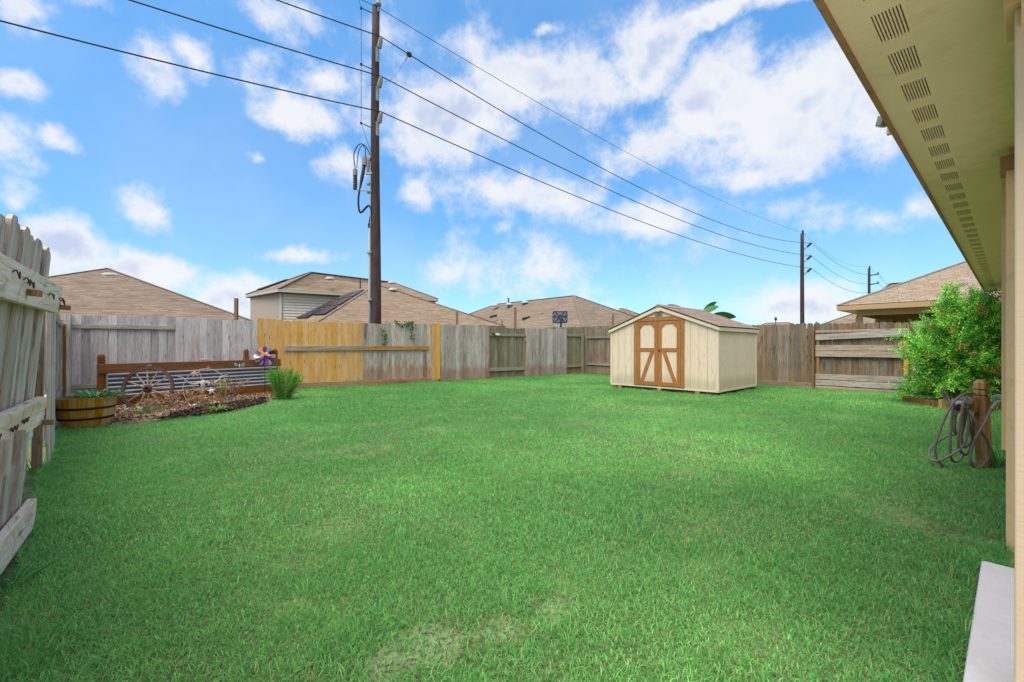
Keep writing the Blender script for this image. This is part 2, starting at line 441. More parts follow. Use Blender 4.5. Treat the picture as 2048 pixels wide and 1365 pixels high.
M_PVC = plain('grey_conduit', lin((158, 158, 158)), 0.55, vary=0.08)
M_RUST = plain('rusty_iron', lin((84, 58, 48)), 0.85, metal=0.2, vary=0.4, scale=30, dirt=lin((130, 96, 80)), dirt_amt=0.5, bump=0.5)
M_BLACK = plain('black_iron', lin((52, 44, 38)), 0.7, metal=0.2, vary=0.3)
M_WHITE = plain('white_plastic', lin((232, 230, 226)), 0.45, vary=0.04)

# ------------------------------------------------------------------ the ground
def make_ground():
    m, t = mat('ground_soil_and_thatch')
    pos = t.n('ShaderNodeNewGeometry').outputs['Position']
    n1 = t.noise(pos, 1.3, 6.0, 0.6)
    n2 = t.noise(pos, 38.0, 5.0, 0.65)
    col = t.mix(t.smooth(n2, 0.35, 0.65), lin((60, 72, 38)), lin((106, 124, 68)))
    col = t.mix(t.smooth(n1, 0.5, 0.7), col, lin((132, 140, 88)))
    for (x, y, r) in BARE:                                   # worn patches of pale dry thatch
        dd = t.vm('LENGTH', t.vm('MULTIPLY', t.vm('SUBTRACT', pos, (x, y, 0)), (1, 1, 0)))
        w = t.math('ADD', dd, t.math('MULTIPLY_ADD', t.noise(pos, 7.0, 5.0, 0.65), 2.6 * r, -1.25 * r))
        col = t.mix(t.smooth(w, r * 0.35, r * 1.3, 1.0, 0.0), col, t.mix(t.smooth(n2, 0.36, 0.55), lin((70, 72, 42)), lin((134, 146, 98))))
    bp = t.n('ShaderNodeBump', None, Height=n2, Strength=0.6, Distance=0.02)
    bs = t.n('ShaderNodeBsdfPrincipled', None, Base_Color=col, Roughness=0.95, Normal=bp.outputs[0])
    finish(t, bs.outputs[0])
    MB().add([(-600, -600, 0), (600, -600, 0), (600, 900, 0), (-600, 900, 0)], [(0, 1, 2, 3)]).build('ground', m)['kind'] = 'structure'
BARE = [tuple(gp(835, 1300)[:2]) + (0.16,), tuple(gp(905, 1285)[:2]) + (0.10,), tuple(gp(1005, 1262)[:2]) + (0.10,), tuple(gp(1110, 1225)[:2]) + (0.09,),
        tuple(gp(770, 1335)[:2]) + (0.10,), tuple(gp(20, 1240)[:2]) + (0.15,)]
make_ground()

# ------------------------------------------------------------------ lot lines
A2 = Vector((-9.47, 9.38)); C2 = Vector((3.0, 18.2))
BD = (C2 - A2).normalized()                                  # back fence direction, left to right
UD = Vector((0.658, -0.753)).normalized()                    # right fence direction, far to near
E2 = C2 + UD * 11.9
LD = Vector((-0.70, 0.714)).normalized()                     # left fence direction, near to far
L2 = A2 - LD * 9.1 - Vector((.714, .70)) * .08
HD = Vector((1006.0, 880.0)).normalized()                    # own house wall direction, away from the viewer
HN = Vector((-HD.y, HD.x))                                   # from the house into the yard
def H(d, p, z):
    q = HD * d + HN * p
    return Vector((q.x, q.y, z))
def ang(v):
    return math.atan2(v.y, v.x)

# ------------------------------------------------------------------ fences
PICK = {}
def picket_mesh(m, dog=True):
    k = (m.name, dog)
    if k not in PICK:                                        # 1 wide, 1 high (scaled per picket), dog-eared top
        c = 0.16 if dog else 0.04
        PICK[k] = MB().prism([(-.5, 0), (.5, 0), (.5, 1 - c * .16), (.5 - c, 1), (-.5 + c, 1), (-.5, 1 - c * .16)], -.009, .009).mesh('picket', m)
    return PICK[k]
def scaled_picket(m, w, h, dog, seed):
    """real-size picket mesh so that the grain keeps its scale; a few shared variants"""
    k = (m.name, round(w, 3), round(h, 2), dog, seed)
    if k not in PICK:
        rr = random.Random(hash(k[1:3]) + seed)
        c = w * (0.22 if dog else 0.05)
        l, r = rr.uniform(-.006, .006), rr.uniform(-.006, .006)
        PICK[k] = MB().prism([(-w / 2, 0), (w / 2, rr.uniform(-.01, .01)), (w / 2, h - c * .9 + r), (w / 2 - c, h + r), (-w / 2 + c, h + l), (-w / 2, h - c * .9 + l)], -.009, .009).mesh('picket', m)
    return PICK[k]
def pickets(root, x0, x1, y, m, w=0.138, h=1.80, z=0.04, dog=True, label=None, jit=0.012, zf=None, hf=None):
    n = max(1, round((x1 - x0) / (w + 0.004)))
    st = (x1 - x0) / n
    for i in range(n):
        x = x0 + st * (i + .5)
        hh = (hf(x) if hf else h)
        hh = round(hh / 0.015) * 0.015
        o = link('picket', scaled_picket(m, round(st - 0.004, 3), hh, dog, random.randrange(4)), root)
        o.location = (x, y + random.uniform(-.004, .004), (zf(x) if zf else z) + random.uniform(-jit, jit))
        o.rotation_euler = (random.uniform(-.006, .006), random.uniform(-.006, .006), random.uniform(-.035, .035))
        if label: o['label'] = label
def rail(root, x0, x1, y, z, m, h=0.089, t=0.038, name='rail', dz=0.0, label=None):
    o = MB().prism([(0, -h / 2), (x1 - x0, -h / 2 + dz), (x1 - x0, h / 2 + dz), (0, h / 2)], -t / 2, t / 2).build(name, m, root, bevel=0.004)
    o.location = (x0, y, z)
    if label: o['label'] = label
    return o
def post(root, x, y, h, m, w=0.09, lean=(0, 0), name='post', label=None):
    o = MB().box(-w / 2, w / 2, -w / 2, w / 2, -0.1, h).build(name, m, root, bevel=0.006)
    o.location = (x, y, 0)
    o.rotation_euler = (lean[0], lean[1], 0)
    if label: o['label'] = label
    return o

# back fence: local x runs from the far-left corner to the far corner, -y faces the yard
BF = thing('fence', 'long back fence of mixed grey and golden pickets running left of the shed', 'fence', (A2.x, A2.y, 0), ang(BD))
def bx(px): return on_line(A2, BD, px)
x148, x350, x515, x555, x725, x860, x877, x975, x1051, x1131, x1166 = [bx(p) for p in (146, 350, 515, 556, 725, 861, 878, 976, 1051, 1131, 1168)]
FY, BY = -0.055, 0.03                                        # pickets on the yard side / on the far side of the rails
def ftop(x): return 1.83 + 0.03 * math.sin(x * 0.9)
post(BF, x148 - 0.07, -0.03, 1.86, M_PALE, 0.10, label='pale corner post')
pickets(BF, x148 - 0.03, x350, BY, M_LAV, dog=False, hf=lambda x: ftop(x) - .04)
pickets(BF, x350, x515, FY, M_LAV, w=0.15, dog=False, hf=lambda x: ftop(x) - .06)
rail(BF, x148 - .02, x350, -0.01, 1.60, M_RAILX); rail(BF, x148 - .02, x350, -0.01, 0.30, M_RAILX)
rail(BF, x350, x515, 0.005, 1.55, M_RAILX); rail(BF, x350, x515, 0.005, 0.35, M_RAILX)
pickets(BF, x515, x555, FY, M_GOLD, w=0.14, hf=lambda x: ftop(x) + .02, label='new golden pine picket')
pickets(BF, x555, x725, FY - .012, M_GOLD, w=0.145, hf=lambda x: ftop(x) - .12, z=0.16, label='new golden pine picket')
rail(BF, x515, x725, 0.0, 1.45, M_GOLD); rail(BF, x515, x725, 0.0, 0.42, M_GOLD)
pickets(BF, x725, x860, FY, M_STAIN, dog=False, hf=lambda x: ftop(x) - .14, z=0.15, label='streaky dark-stained picket')
pickets(BF, x860, x877, FY - .012, M_GOLD, w=0.15, hf=lambda x: ftop(x) - .05, z=0.08, label='new golden pine picket')
pickets(BF, x877, x975, FY, M_GREY, dog=False, hf=lambda x: ftop(x) - .03)
rail(BF, x725, x975, 0.0, 1.5, M_RAILX); rail(BF, x725, x975, 0.0, 0.4, M_RAILX)
pickets(BF, x975, x1051, BY, M_GREEN, dog=False, hf=lambda x: ftop(x) - .03, label='mossy grey picket')
rail(BF, x975, x1051, -0.01, 1.55, M_RAILG); rail(BF, x975, x1051, -0.01, 0.32, M_RAILG, h=.12)
pickets(BF, x1051, x1131, FY, M_GREY, dog=False, hf=lambda x: ftop(x) - .03)
rail(BF, x1051, x1131, 0.0, 1.5, M_RAILX); rail(BF, x1051, x1131, 0.0, 0.4, M_RAILX)
pickets(BF, x1131, x1166 + .1, BY, M_GREEN, dog=False, hf=lambda x: ftop(x) - .03, label='mossy grey picket')
rail(BF, x1131, x1166, -0.01, 1.58, M_RAILG); rail(BF, x1131, x1166, -0.01, 0.34, M_RAILG)
# kick boards along the bottom, and the long spare rail nailed across two sections
for a, b in ((x555 + .2, x725 - .05), (x725 - .05, x860)):
    rail(BF, a, b, -0.062, 0.08, M_KICK, h=.15, t=.03, name='kick_board')
xr0, xr1, xrm = bx(568), bx(855), bx(727)
rail(BF, xr0, xrm, -0.098, 1.10, M_RAILX, h=.13, t=.038, name='cross_rail', label='grey spare rail nailed across golden pickets')
rail(BF, xrm, xr1, -0.096, 1.10, M_TANRAIL, h=.12, t=.036, name='cross_rail', label='tan spare rail nailed across stained pickets')
post(BF, x1166 + .02, -0.06, 1.9, M_GREEN, 0.12, lean=(0, 0.035), label='leaning far corner post')
o = post(BF, x1166 - .13, -0.05, 1.66, M_GREEN, 0.09); o.name = 'post_stub'
for xx in (x350 + .05, x515 - .06, x725 - .06, x877 + 0.05, x975 + .05, x1051 - .05):
    post(BF, xx, 0.04, 1.7, M_POST)

# right fence: local x runs from the far corner towards the house
RF = thing('fence', 'right-hand brown fence with horizontal boards between the shed and the bush', 'fence', (C2.x, C2.y, 0), ang(UD))
def rx_(px): return on_line(C2, UD, px)
r1178, r1515, r1627, r1632, r1820, r1835 = [rx_(p) for p in (1172, 1500, 1627, 1632, 1819, 1834)]
pickets(RF, r1178, r1178 + 2.6, BY, M_BROWN, w=.14, hf=lambda x: 1.80, label='dark brown picket')
rail(RF, r1178, r1178 + 2.6, -0.01, 1.50, M_RAILG); rail(RF, r1178, r1178 + 2.6, -0.01, .42, M_RAILG)
pickets(RF, r1178 + 2.6, r1627, FY, M_BROWN, w=.14, z=.13, hf=lambda x: 1.665)
rail(RF, r1178 + 2.6, r1627, 0.0, 1.4, M_RAILG); rail(RF, r1178 + 2.6, r1627, 0.0, .4, M_RAILG)
rail(RF, r1515 - .3, r1627, -0.07, .075, M_KICK, h=.15, t=.025, name='kick_board')
o = MB().box(-.018, .018, -.018, .018, 0, 1.60).build('thin_post', M_POST, RF); o.location = ((r1627 + r1632) / 2 - .01, -.12, 0)
def rtop(x): return 1.735 - 0.02 * min(2.5, max(0, x - r1632))
pickets(RF, r1627, r1835, BY, M_BROWN, w=.14, hf=rtop, z=.05)
pickets(RF, r1835, 11.9, BY, M_GREY, w=.15, hf=lambda x: 1.74, z=.02)
def rboard(zl, zr, h, m=M_BOARD, name='board', label=None, t=.025, y=-.05, x1=None):
    return rail(RF, r1632, x1 or r1820, y, zl, m, h=h, t=t, name=name, dz=zr - zl, label=label)
rboard(1.56, 1.57, .055, M_BOARD, 'rail')
rboard(1.40, 1.49, .155, M_PALE and M_RAILX, label='warped bleached board')
rboard(1.115, 1.12, .147); rboard(.955, .96, .147, y=-.056)
rboard(.335, .345, .146, M_RAILX); rboard(.174, .184, .146, M_BOARD, y=-.056); rboard(.012, .02, .148, M_RAILX)
rail(RF, r1632, 11.4, -.075, -.02, M_KICK, h=.13, t=.025, name='kick_board')
post(RF, r1632 + .05, -.005, 1.55, M_POST, .07); post(RF, r1820 - .06, -.002, 1.55, M_GOLD, .085, label='newer orange-brown post')
o = rail(RF, 0, .98, 0, 0, M_RAILP, h=.16, t=.02, name='short_plank', label='bleached upright plank'); o.location = ((r1820 + r1835) / 2 + .07, -.075, .52); o.rotation_euler = (0, PI / 2, 0); o.location.z = 1.02
o = rail(RF, 0, 1.0, 0, 0, M_RAILX, h=.16, t=.02, name='warped_plank', label='warped plank leaning out at the foot'); o.location = (r1835 - .02, -.13, .13); o.rotation_euler = (-1.0, -.02, -.18)

# left fence, standing part: from behind the leaning panel to the far-left corner
LF = thing('fence', 'upright left-hand fence beyond the leaning panel, seen edge on beside the barrel', 'fence', (L2.x, L2.y, 0), ang(LD))
def lx(px): return on_line(L2, LD, px)
def lxy(x, y): return (Vector((x, y)) - L2).dot(LD)
l0 = lxy(-3.35, 3.02); l1 = lxy(-4.42, 4.14); l2 = lxy(-5.15, 4.95); l3 = 9.05
pickets(LF, l0 - 1.2, l1 + .12, .09, M_PICKP, w=.13, hf=lambda x: 1.6)
rail(LF, l0 - 1.2, l1, .06, 1.42, M_RAILP, h=.14); rail(LF, l0 - 1.2, l1, .06, .42, M_RAILP, h=.14)
post(LF, l1 + .04, .02, 1.62, M_POST, .07, lean=(0.012, 0.0), label='brown leaning post')
pickets(LF, l1 + .1, l2 + .4, -.045, M_PICKP, w=.135, hf=lambda x: 1.72)
rail(LF, l1, l2 + .4, .0, .55, M_RAILP, h=.14)
pickets(LF, l2 + .4, l3 - .1, .04, M_PALE, w=.14, hf=lambda x: 1.8)
for zz in (.3, 1.6): rail(LF, l2 + .4, l3 - .05, 0.0, zz, M_RAILX)
post(LF, lx(124), -.02, 1.63, M_POST, .085, label='knotty brown post'); post(LF, l3 - .8, .03, 1.7, M_PALE, .09)
post(LF, (l2 + l3) / 2, .03, 1.7, M_PALE, .09)

# leaning panel, nearest on the left: its top tips into the yard
pd = Vector((.62, -.785)).normalized()
pe = Vector((-3.1, 2.8)); p0 = pe + pd * 2.44 - Vector((.785, .62)) * .012
LP = thing('leaning_fence', 'bleached leaning fence panel nearest the viewer, three wide knotty rails', 'fence', (p0.x, p0.y, 0), ang(-pd), rx=math.radians(4.8))
xx = -1.2; k = 0
while xx < 2.40:
    w = random.choice((.135, .14, .14, .145))
    o = link('picket', scaled_picket(M_PICKP, w, 1.83 + .012 * math.sin(k * 2.3), True, k % 4), LP)
    o.location = (xx + w / 2, .012 + (.014 if k % 2 else 0), -.02 + random.uniform(-.02, .015)); o.rotation_euler = (0, random.uniform(-.005, .005), random.uniform(-.05, .05))
    xx += w - .010; k += 1
o = post(LP, 2.40, .06, 1.45, M_POST, .08)
for zc, hh, x1, dz in ((1.49, .175, 2.42, 0.01), (.78, .165, 2.31, .02), (.10, .19, 2.41, .03)):
    o = MB().prism([(-1.2, -hh / 2), (x1, -hh / 2 + dz), (x1 + .02, dz + .02), (x1, hh / 2 + dz), (x1 * .5, hh / 2 + dz * .4 + .006), (-1.2, hh / 2)], -.022, .022).build('rail', M_RAILP, LP, bevel=.005); o.location = (0, -.03, zc)
def hook(x, z, kind):
    if kind == 'hook': pts = [(0, 0, 0), (.0, -.012, .012), (.012, -.02, -.012), (.028, -.02, -.02), (.04, -.018, -.006), (.04, -.016, .012)]
    else: pts = [(i * .013, -.006, .012 * math.sin(i * 1.25)) for i in range(12)]
    o = MB().tube(smooth_path(pts, 4), .0032, 6).build('bent_nail' if kind == 'hook' else 'wavy_wire', M_RUST, LP); o.location = (x, -.052, z)
for x, z in ((1.42, 1.52), (1.50, 1.515), (2.33, 1.50), (2.38, 1.49), (1.22, 1.53), (2.02, 1.5)): hook(x, z, 'hook')
for x, z in ((1.50, .79), (1.72, .80), (1.2, .79)): hook(x, z, 'wire')
for x, z in ((1.5, 1.455), (2.37, 1.44), (2.25, .71)):
    o = MB().box(0, .045, -.05, 0, 0, .03).build('cut_bracket', M_POST, LP); o.location = (x, -.052, z)
for x in (1.38, 1.62):
    o = MB().box(0, .045, -.03, 0, 0, .17).build('wood_cleat', M_PICKP, LP); o.location = (x, -.053, .60)
# ------------------------------------------------------------------ own house
HO = thing('house', 'tan house at the right edge, seen along its wall under a vented eave', 'house', (0, 0, 0), ang(HD))
# local axes: x = d along the wall, y = p into the yard
ZS, DE = 2.35, 13.95
MB().box(3.9, DE - .15, -9, .02, .12, ZS).build('wall', M_TAN, HO)
MB().box(3.9, DE - .15, -8.9, 0.0, 0, .12).build('foundation', M_CONC, HO)
MB().box(1.6, 3.9, -9, -3.2, 0, ZS).build('patio_wall', M_TAN, HO)
MB().box(3.86, 4.02, -.12, .035, .0, ZS - .1).build('corner_board', M_TAN, HO, bevel=.004)
MB().box(4.4, 4.52, .0, .06, .5, ZS).build('trim_board', M_TAN, HO)
MB().box(3.84, 4.02, -.14, .058, 2.215, ZS - .05).build('beam_end', M_FASC, HO)
MB().box(1.6, 3.80, -.12, -.012, 2.14, ZS).build('beam', M_TAN, HO)
cx = 2.08
MB().box(cx - .09, cx + .09, -.19, .001, 0.05, 2.2).build('column', M_TANW, HO, bevel=.004)
MB().box(cx - .12, cx + .12, -.22, .022, 2.2, ZS).build('column_capital', M_TAN, HO, bevel=.004)
MB().box(1.5, 3.9, -3.2, -.12, ZS, ZS + .03).build('patio_ceiling', M_SOFF, HO)
# soffit: two long boards either side of the vent strip, which is bars and gaps over a cavity coloured near-black for shade
for q0_ in np.arange(1.5, DE, 3.1):
    q1_ = min(q0_ + 3.096, DE)
    MB().box(q0_, q1_, .34, .42, ZS, ZS + .012).build('soffit_board', M_SOFF, HO); MB().box(q0_, q1_, -.12, .245, ZS, ZS + .012).build('soffit_board', M_SOFF, HO)
MB().box(1.5, DE, .2, .38, ZS + .10, ZS + .11).box(1.5, DE, .335, .345, ZS + .012, ZS + .1).box(1.5, DE, .235, .245, ZS + .012, ZS + .1).build('soffit_cavity', M_CAV, HO)
vent = None
pitch, vl = .31, .205
d0 = 2.275 - 2 * pitch
spm = None
d = d0
MB().box(1.5, d0, .245, .34, ZS + .0005, ZS + .012).build('vent_spacer', M_SOFF, HO)
while d + vl < DE - .1:
    if vent is None:
        b = MB()
        for k in range(10):
            yy = .245 + k * .0095
            b.box(0, vl, yy + (.0044 if k else .0), yy + .0095, .0008, .012)
        vent = b.mesh('vent', M_SOFF)
    link('vent', vent, HO, (d, 0, ZS))
    e = min(d + pitch, DE)
    if spm is None: spm = MB().box(0, pitch - vl, .245, .34, .0005, .012).mesh('vent_spacer', M_SOFF)
    link('vent_spacer', spm, HO, (d + vl, 0, ZS))
    d += pitch
MB().box(d, DE, .245, .34, ZS + .0005, ZS + .012).build('vent_spacer', M_SOFF, HO)
MB().box(1.5, DE, .420, .440, ZS - .012, ZS + .16).build('fascia', M_FASC, HO)
MB().box(DE, DE + .02, -9, .433, ZS - .012, ZS + .16).box(1.48, 1.5, -9, .433, ZS - .012, ZS + .16).build('end_fascia', M_FASC, HO)
MB().box(1.5, DE + .03, .440, .446, ZS + .10, ZS + .175).build('drip_edge', M_BLACK, HO)
r = MB()
a_, b_, e_ = 1.45, DE + .03, ZS + .17
r.slab([(a_, .445, e_), (b_, .445, e_), (b_ - 4.7, -4.3, ZS + 2.4), (a_ + 4.7, -4.3, ZS + 2.4)][::-1], .03)
r.slab([(b_, .445, e_), (b_, -9, e_), (b_ - 4.7, -4.3, ZS + 2.4)][::-1], .03)
r.slab([(b_, -9, e_), (a_, -9, e_), (a_ + 4.7, -4.3, ZS + 2.4), (b_ - 4.7, -4.3, ZS + 2.4)][::-1], .03)
r.slab([(a_, -9, e_), (a_, .445, e_), (a_ + 4.7, -4.3, ZS + 2.4)][::-1], .03)
r.build('roof', M_ROOF2, HO)
# patio slab
o = MB().prism([(0, 0), (1, 0), (1, 1), (0, 1)], 0, 1)
ps = MB()
ps.box(-4, 3.42, -3.2, .118, -.05, .058)
o = ps.build('patio_slab', M_CONC, None, bevel=.012)
o.rotation_euler = (0, 0, ang(HD)); o['kind'] = 'structure'
# flood light on the fascia
FLD = thing('flood_light', 'small grey double flood light fixed to the eave of the tan house', 'flood light', H(3.2, .442, 2.43), ang(HD)); FLD.scale = (.8, .8, .8)
MB().box(-.05, .05, 0, .015, -.035, .035).build('back_plate', M_DARK, FLD)
MB().tube([(0, .015, 0), (-.02, .03, -.005), (-.06, .045, .0)], .012, 8).build('arm', M_DARK, FLD)
hd = MB().box(-.055, .055, 0, .07, -.04, .05).build('lamp_head', M_INSUL, FLD, bevel=.01); hd.location = (-.085, .03, -.005); hd.rotation_euler = (.3, 0, -.5); hd.scale = (.62, .62, .75)
MB().box(-.045, .045, .02, .06, -.046, -.040).build('lens', M_WHITE, hd)
MB().box(-.02, .02, 0, .03, -.04, .02).build('sensor', M_WHITE, FLD).location = (.03, .012, -.02)

# ------------------------------------------------------------------ roofs of the houses around
def roof_faces(mb, faces, t=.06):
    for f in faces: mb.slab(f, t)
def vent_dome(root, loc, r=.32, slope=.5, name='roof_vent'):
    o = MB().lathe([(r, 0), (r, .06), (r * .92, .14), (r * .6, .21), (0.001, .24)], 20).build(name, M_VENTD, root, smooth=True)
    o.location = loc
    return o
def vent_pipe(root, loc, h=.6, r=.05):
    o = MB().lathe([(r, -.2), (r, h), (r * 1.7, h), (r * 1.7, h + .07), (.001, h + .08)], 12).build('vent_pipe', M_DARK, root)
    o.location = loc
    return o
def hip_house(name, label, R, L, apex, ridge_end, back_r, back_l, roofm, ez, wallm=M_BRICK, group=None):
    """house shown by its roof: eave corners R and L in front, the two behind, ridge from apex to ridge_end"""
    c = (R + L) / 2
    root = thing(name, label, 'house', (c.x, c.y, 0), 0, group)
    loc = lambda v: Vector((v.x - c.x, v.y - c.y, v.z))
    R_, L_, a, re, br, bl = map(loc, (R, L, apex, ridge_end, back_r, back_l))
    mb = MB()
    up = lambda p: p if (p[1] - p[0]).cross(p[2] - p[0]).z > 0 else p[::-1]
    for f in ([L_, R_, a], [R_, br, re, a], [br, bl, re], [bl, L_, a, re]):
        mb.slab(up(f), .05)
    mb.build('roof', roofm, root)
    hb = MB()
    for p, q in ((R_, a), (L_, a), (a, re), (br, re), (bl, re)):
        hb.beam(p + Vector((0, 0, .015)), q + Vector((0, 0, .015)), .22, .03)
    hb.build('ridge_caps', M_CAP, root)
    fb = MB()
    ring = [R_, br, bl, L_]
    for p, q in zip(ring, ring[1:] + ring[:1]):
        fb.beam(p - Vector((0, 0, .13)), q - Vector((0, 0, .13)), .03, .18)
    fb.build('fascia', M_NTAN, root)
    cc = (R_ + br + bl + L_) / 4
    wl = [Vector((cc.x + (p.x - cc.x) * .93, cc.y + (p.y - cc.y) * .93, 0)) for p in ring]
    wb = MB()
    n = 4
    wb.add(wl + [p + Vector((0, 0, ez - .15)) for p in wl], [(i, (i + 1) % n, (i + 1) % n + n, i + n) for i in range(n)] + [(4, 5, 6, 7)])
    wb.build('wall', wallm, root)
    return root, loc
def V3(v2, z): return Vector((v2.x, v2.y, z))
e2 = Vector((.815, .58)).normalized(); n2 = Vector((-e2.y, e2.x))
# house 1, far left
R1 = P(526, 650, 28.6); ez = R1.z
L1 = Vector((R1.x, R1.y)) - e2 * 17.2
M1 = (Vector((R1.x, R1.y)) + L1) / 2
ap = M1 + n2 * 8.6
h1, loc1 = hip_house('house', 'house with the wide low tan roof behind the back fence at far left', R1, V3(L1, ez), V3(ap, 6.52), V3(ap + n2 * 6, 6.52),
                     V3(Vector((R1.x, R1.y)) + n2 * 23, ez), V3(L1 + n2 * 23, ez), M_ROOF1, ez)
vent_dome(h1, loc1(P(222, 553, 30.0)) , .50)
# house 2: two storeys with solar panels
H2 = thing('house', 'two-storey house with grey lap siding and rooftop solar panels behind the pole', 'house', (-11, 33, 0))
O2 = Vector((-11, 33, 0))
q = lambda v: v - O2
z2 = 5.3
F_, E_, BL_ = P(556, 577.5, 32.2), P(876, 598, 39.2), P(509, 586.5, 34.9)
for v in (F_, E_, BL_): v.z = z2
BR_ = E_ + (BL_ - F_) * 1.4
BLL = BL_ + (BL_ - F_) * .4
R0, R1_ = P(622, 545, 35.0), P(785, 563.5, 40.6)
R1_.z = R0.z
rm = MB()
for f in ([F_, E_, R1_, R0], [E_, BR_, R1_], [BR_, BLL, R0, R1_], [BLL, F_, R0]):
    f = [q(v) for v in f]
    rm.slab(f if (f[1] - f[0]).cross(f[2] - f[0]).z > 0 else f[::-1], .3)
rm.build('upper_roof', M_ROOF2, H2)
cb = MB()
for a, b in ((F_, R0), (BLL, R0), (R0, R1_), (E_, R1_)): cb.beam(q(a) + Vector((0, 0, .02)), q(b) + Vector((0, 0, .02)), .22, .03)
cb.build('ridge_caps', M_CAP, H2)
fb = MB()
for a, b in ((F_, E_), (F_, BLL), (BLL, BR_), (E_, BR_)): fb.beam(q(a) - Vector((0, 0, .12)), q(b) - Vector((0, 0, .12)), .04, .2)
fb.build('fascia', M_TRIMG, H2)
# upper walls with lap boards
wc = P(563, 600, 32.9); wl = P(528, 600, 35.2); wr = Vector((E_.x - .3, E_.y + .35, 0)); wbk = Vector((BR_.x + .2, BR_.y - .3, 0)); wl2 = Vector((BLL.x + .4, BLL.y - .1, 0))
for v in (wc, wl): v.z = 0
ww = [q(v) for v in (wc, wr, wbk, wl2)]
MB().add(ww + [v + Vector((0, 0, z2 - .1)) for v in ww], [(i, (i + 1) % 4, (i + 1) % 4 + 4, i + 4) for i in range(4)]).build('wall', plain('siding_shadow_backing', lin((176, 162, 146)), .8), H2)  # darker backing colour stands in for shadow lines between the lap boards
def lap(a, b, z0, z1, step=.21):
    d = (b - a); L = Vector((d.x, d.y)).length
    nrm = Vector((d.y, -d.x, 0)).normalized()
    sm = MB().prism([(0, 0), (L, 0), (L, step * .95), (0, step * .95)], -.012, .012)
    me = sm.mesh('siding_board', M_SIDING)
    z = z0
    while z < z1 - step * .5:
        o = link('siding_board', me, H2, a + nrm * .03 + Vector((0, 0, z)))
        o.rotation_euler = (math.radians(-13), 0, math.atan2(d.y, d.x))
        z += step
lap(ww[0], ww[0] + (ww[1] - ww[0]) * .75, 2.95, z2 - .15)
lap(q(wl), ww[0], 2.95, z2 - .15)
MB().beam(ww[0] + Vector((-.0, -.03, 2.0)), ww[0] + Vector((0, -.03, z2 - .1)), .16, .16, up=(0, 1, 0)).build('corner_trim', M_TRIMG, H2)
MB().beam(q(wl) + Vector((0, -.02, 1.0)), q(wl) + Vector((0, -.02, z2 - .1)), .10, .10, up=(0, 1, 0)).build('corner_trim', M_TRIMG, H2)
gp_ = q(wl) + Vector((-.18, -.05, 0))
MB().tube([gp_ + Vector((-.35, -.1, z2 - .22)), gp_ + Vector((-.05, 0, z2 - .45)), gp_ + Vector((0, 0, 1))], .05, 8).build('downspout', M_TRIMG, H2)
# lower roof with the panels
Lc, Rc, Ap = P(632, 641, 27.6), P(1010, 656, 33.0), P(752, 569, 34.2)
Rb, Bc = P(722, 571, 36.4), P(572, 645, 29.6)
Lc.z = Rc.z = Bc.z = 2.6
Rb.z = Ap.z
Rk = Rc + Vector((-1.5, 5, 0))
lm = MB()
for f in ([Lc, Rc, Ap], [Bc, Lc, Ap, Rb], [Rc, Rk, Rb, Ap]):
    f = [q(v) for v in f]
    lm.slab(f if (f[1] - f[0]).cross(f[2] - f[0]).z > 0 else f[::-1], .2)
lm.build('lower_roof', M_ROOF2, H2)
cb = MB()
for a, b in ((Lc, Ap), (Rc, Ap)): cb.beam(q(a) + Vector((0, 0, .02)), q(b) + Vector((0, 0, .02)), .2, .03)
cb.build('lower_ridge_caps', M_ROOF2, H2)
MB().add([q(Vector((v.x, v.y, 0))) for v in (Bc, Lc, Rc, Rk)] + [q(Vector((v.x, v.y, 2.55))) for v in (Bc, Lc, Rc, Rk)], [(0, 1, 5, 4), (1, 2, 6, 5), (2, 3, 7, 6), (3, 0, 4, 7)]).build('lower_wall', M_BRICK, H2)
nrm = (Lc - Bc).cross(Ap - Bc).normalized()
if nrm.z < 0: nrm = -nrm
def onface(u, v):                                            # u along the eave (0 at Bc, 1 at Lc), v up the slope
    return q(Bc.lerp(Lc, u).lerp(Rb.lerp(Ap, u), v)) + nrm * .13
for u0, u1, vs in ((.06, .46, (.10, .34, .58, .80)), (.50, .93, (.16, .38, .60, .80))):
    for v0 in vs[:-1]:
        MB().slab([onface(u0, v0), onface(u1, v0), onface(u1, v0 + .205), onface(u0, v0 + .205)], .05).build('solar_panel', M_SOLAR, H2)
# a short row of panels on the far slope of the upper roof, edge just showing
fd = (F_ - BL_).normalized()
s0 = BLL.lerp(R0, .18) + Vector((-.1, 0, .12)); s1 = BLL.lerp(R0, .62) + Vector((-.1, 0, .12))
MB().slab([q(s0), q(s0) + q(F_ - BL_ + O2) * .25, q(s1) + q(F_ - BL_ + O2) * .12, q(s1)], .05).build('solar_panel', M_SOLAR, H2)
for px, py, Y in ((660, 560, 34.4), (784, 568, 38.6), (786, 582, 34.0)):
    vent_dome(H2, q(P(px, py, Y)), .36)
vent_pipe(H2, q(P(720.5, 574, 35.6)), .6)
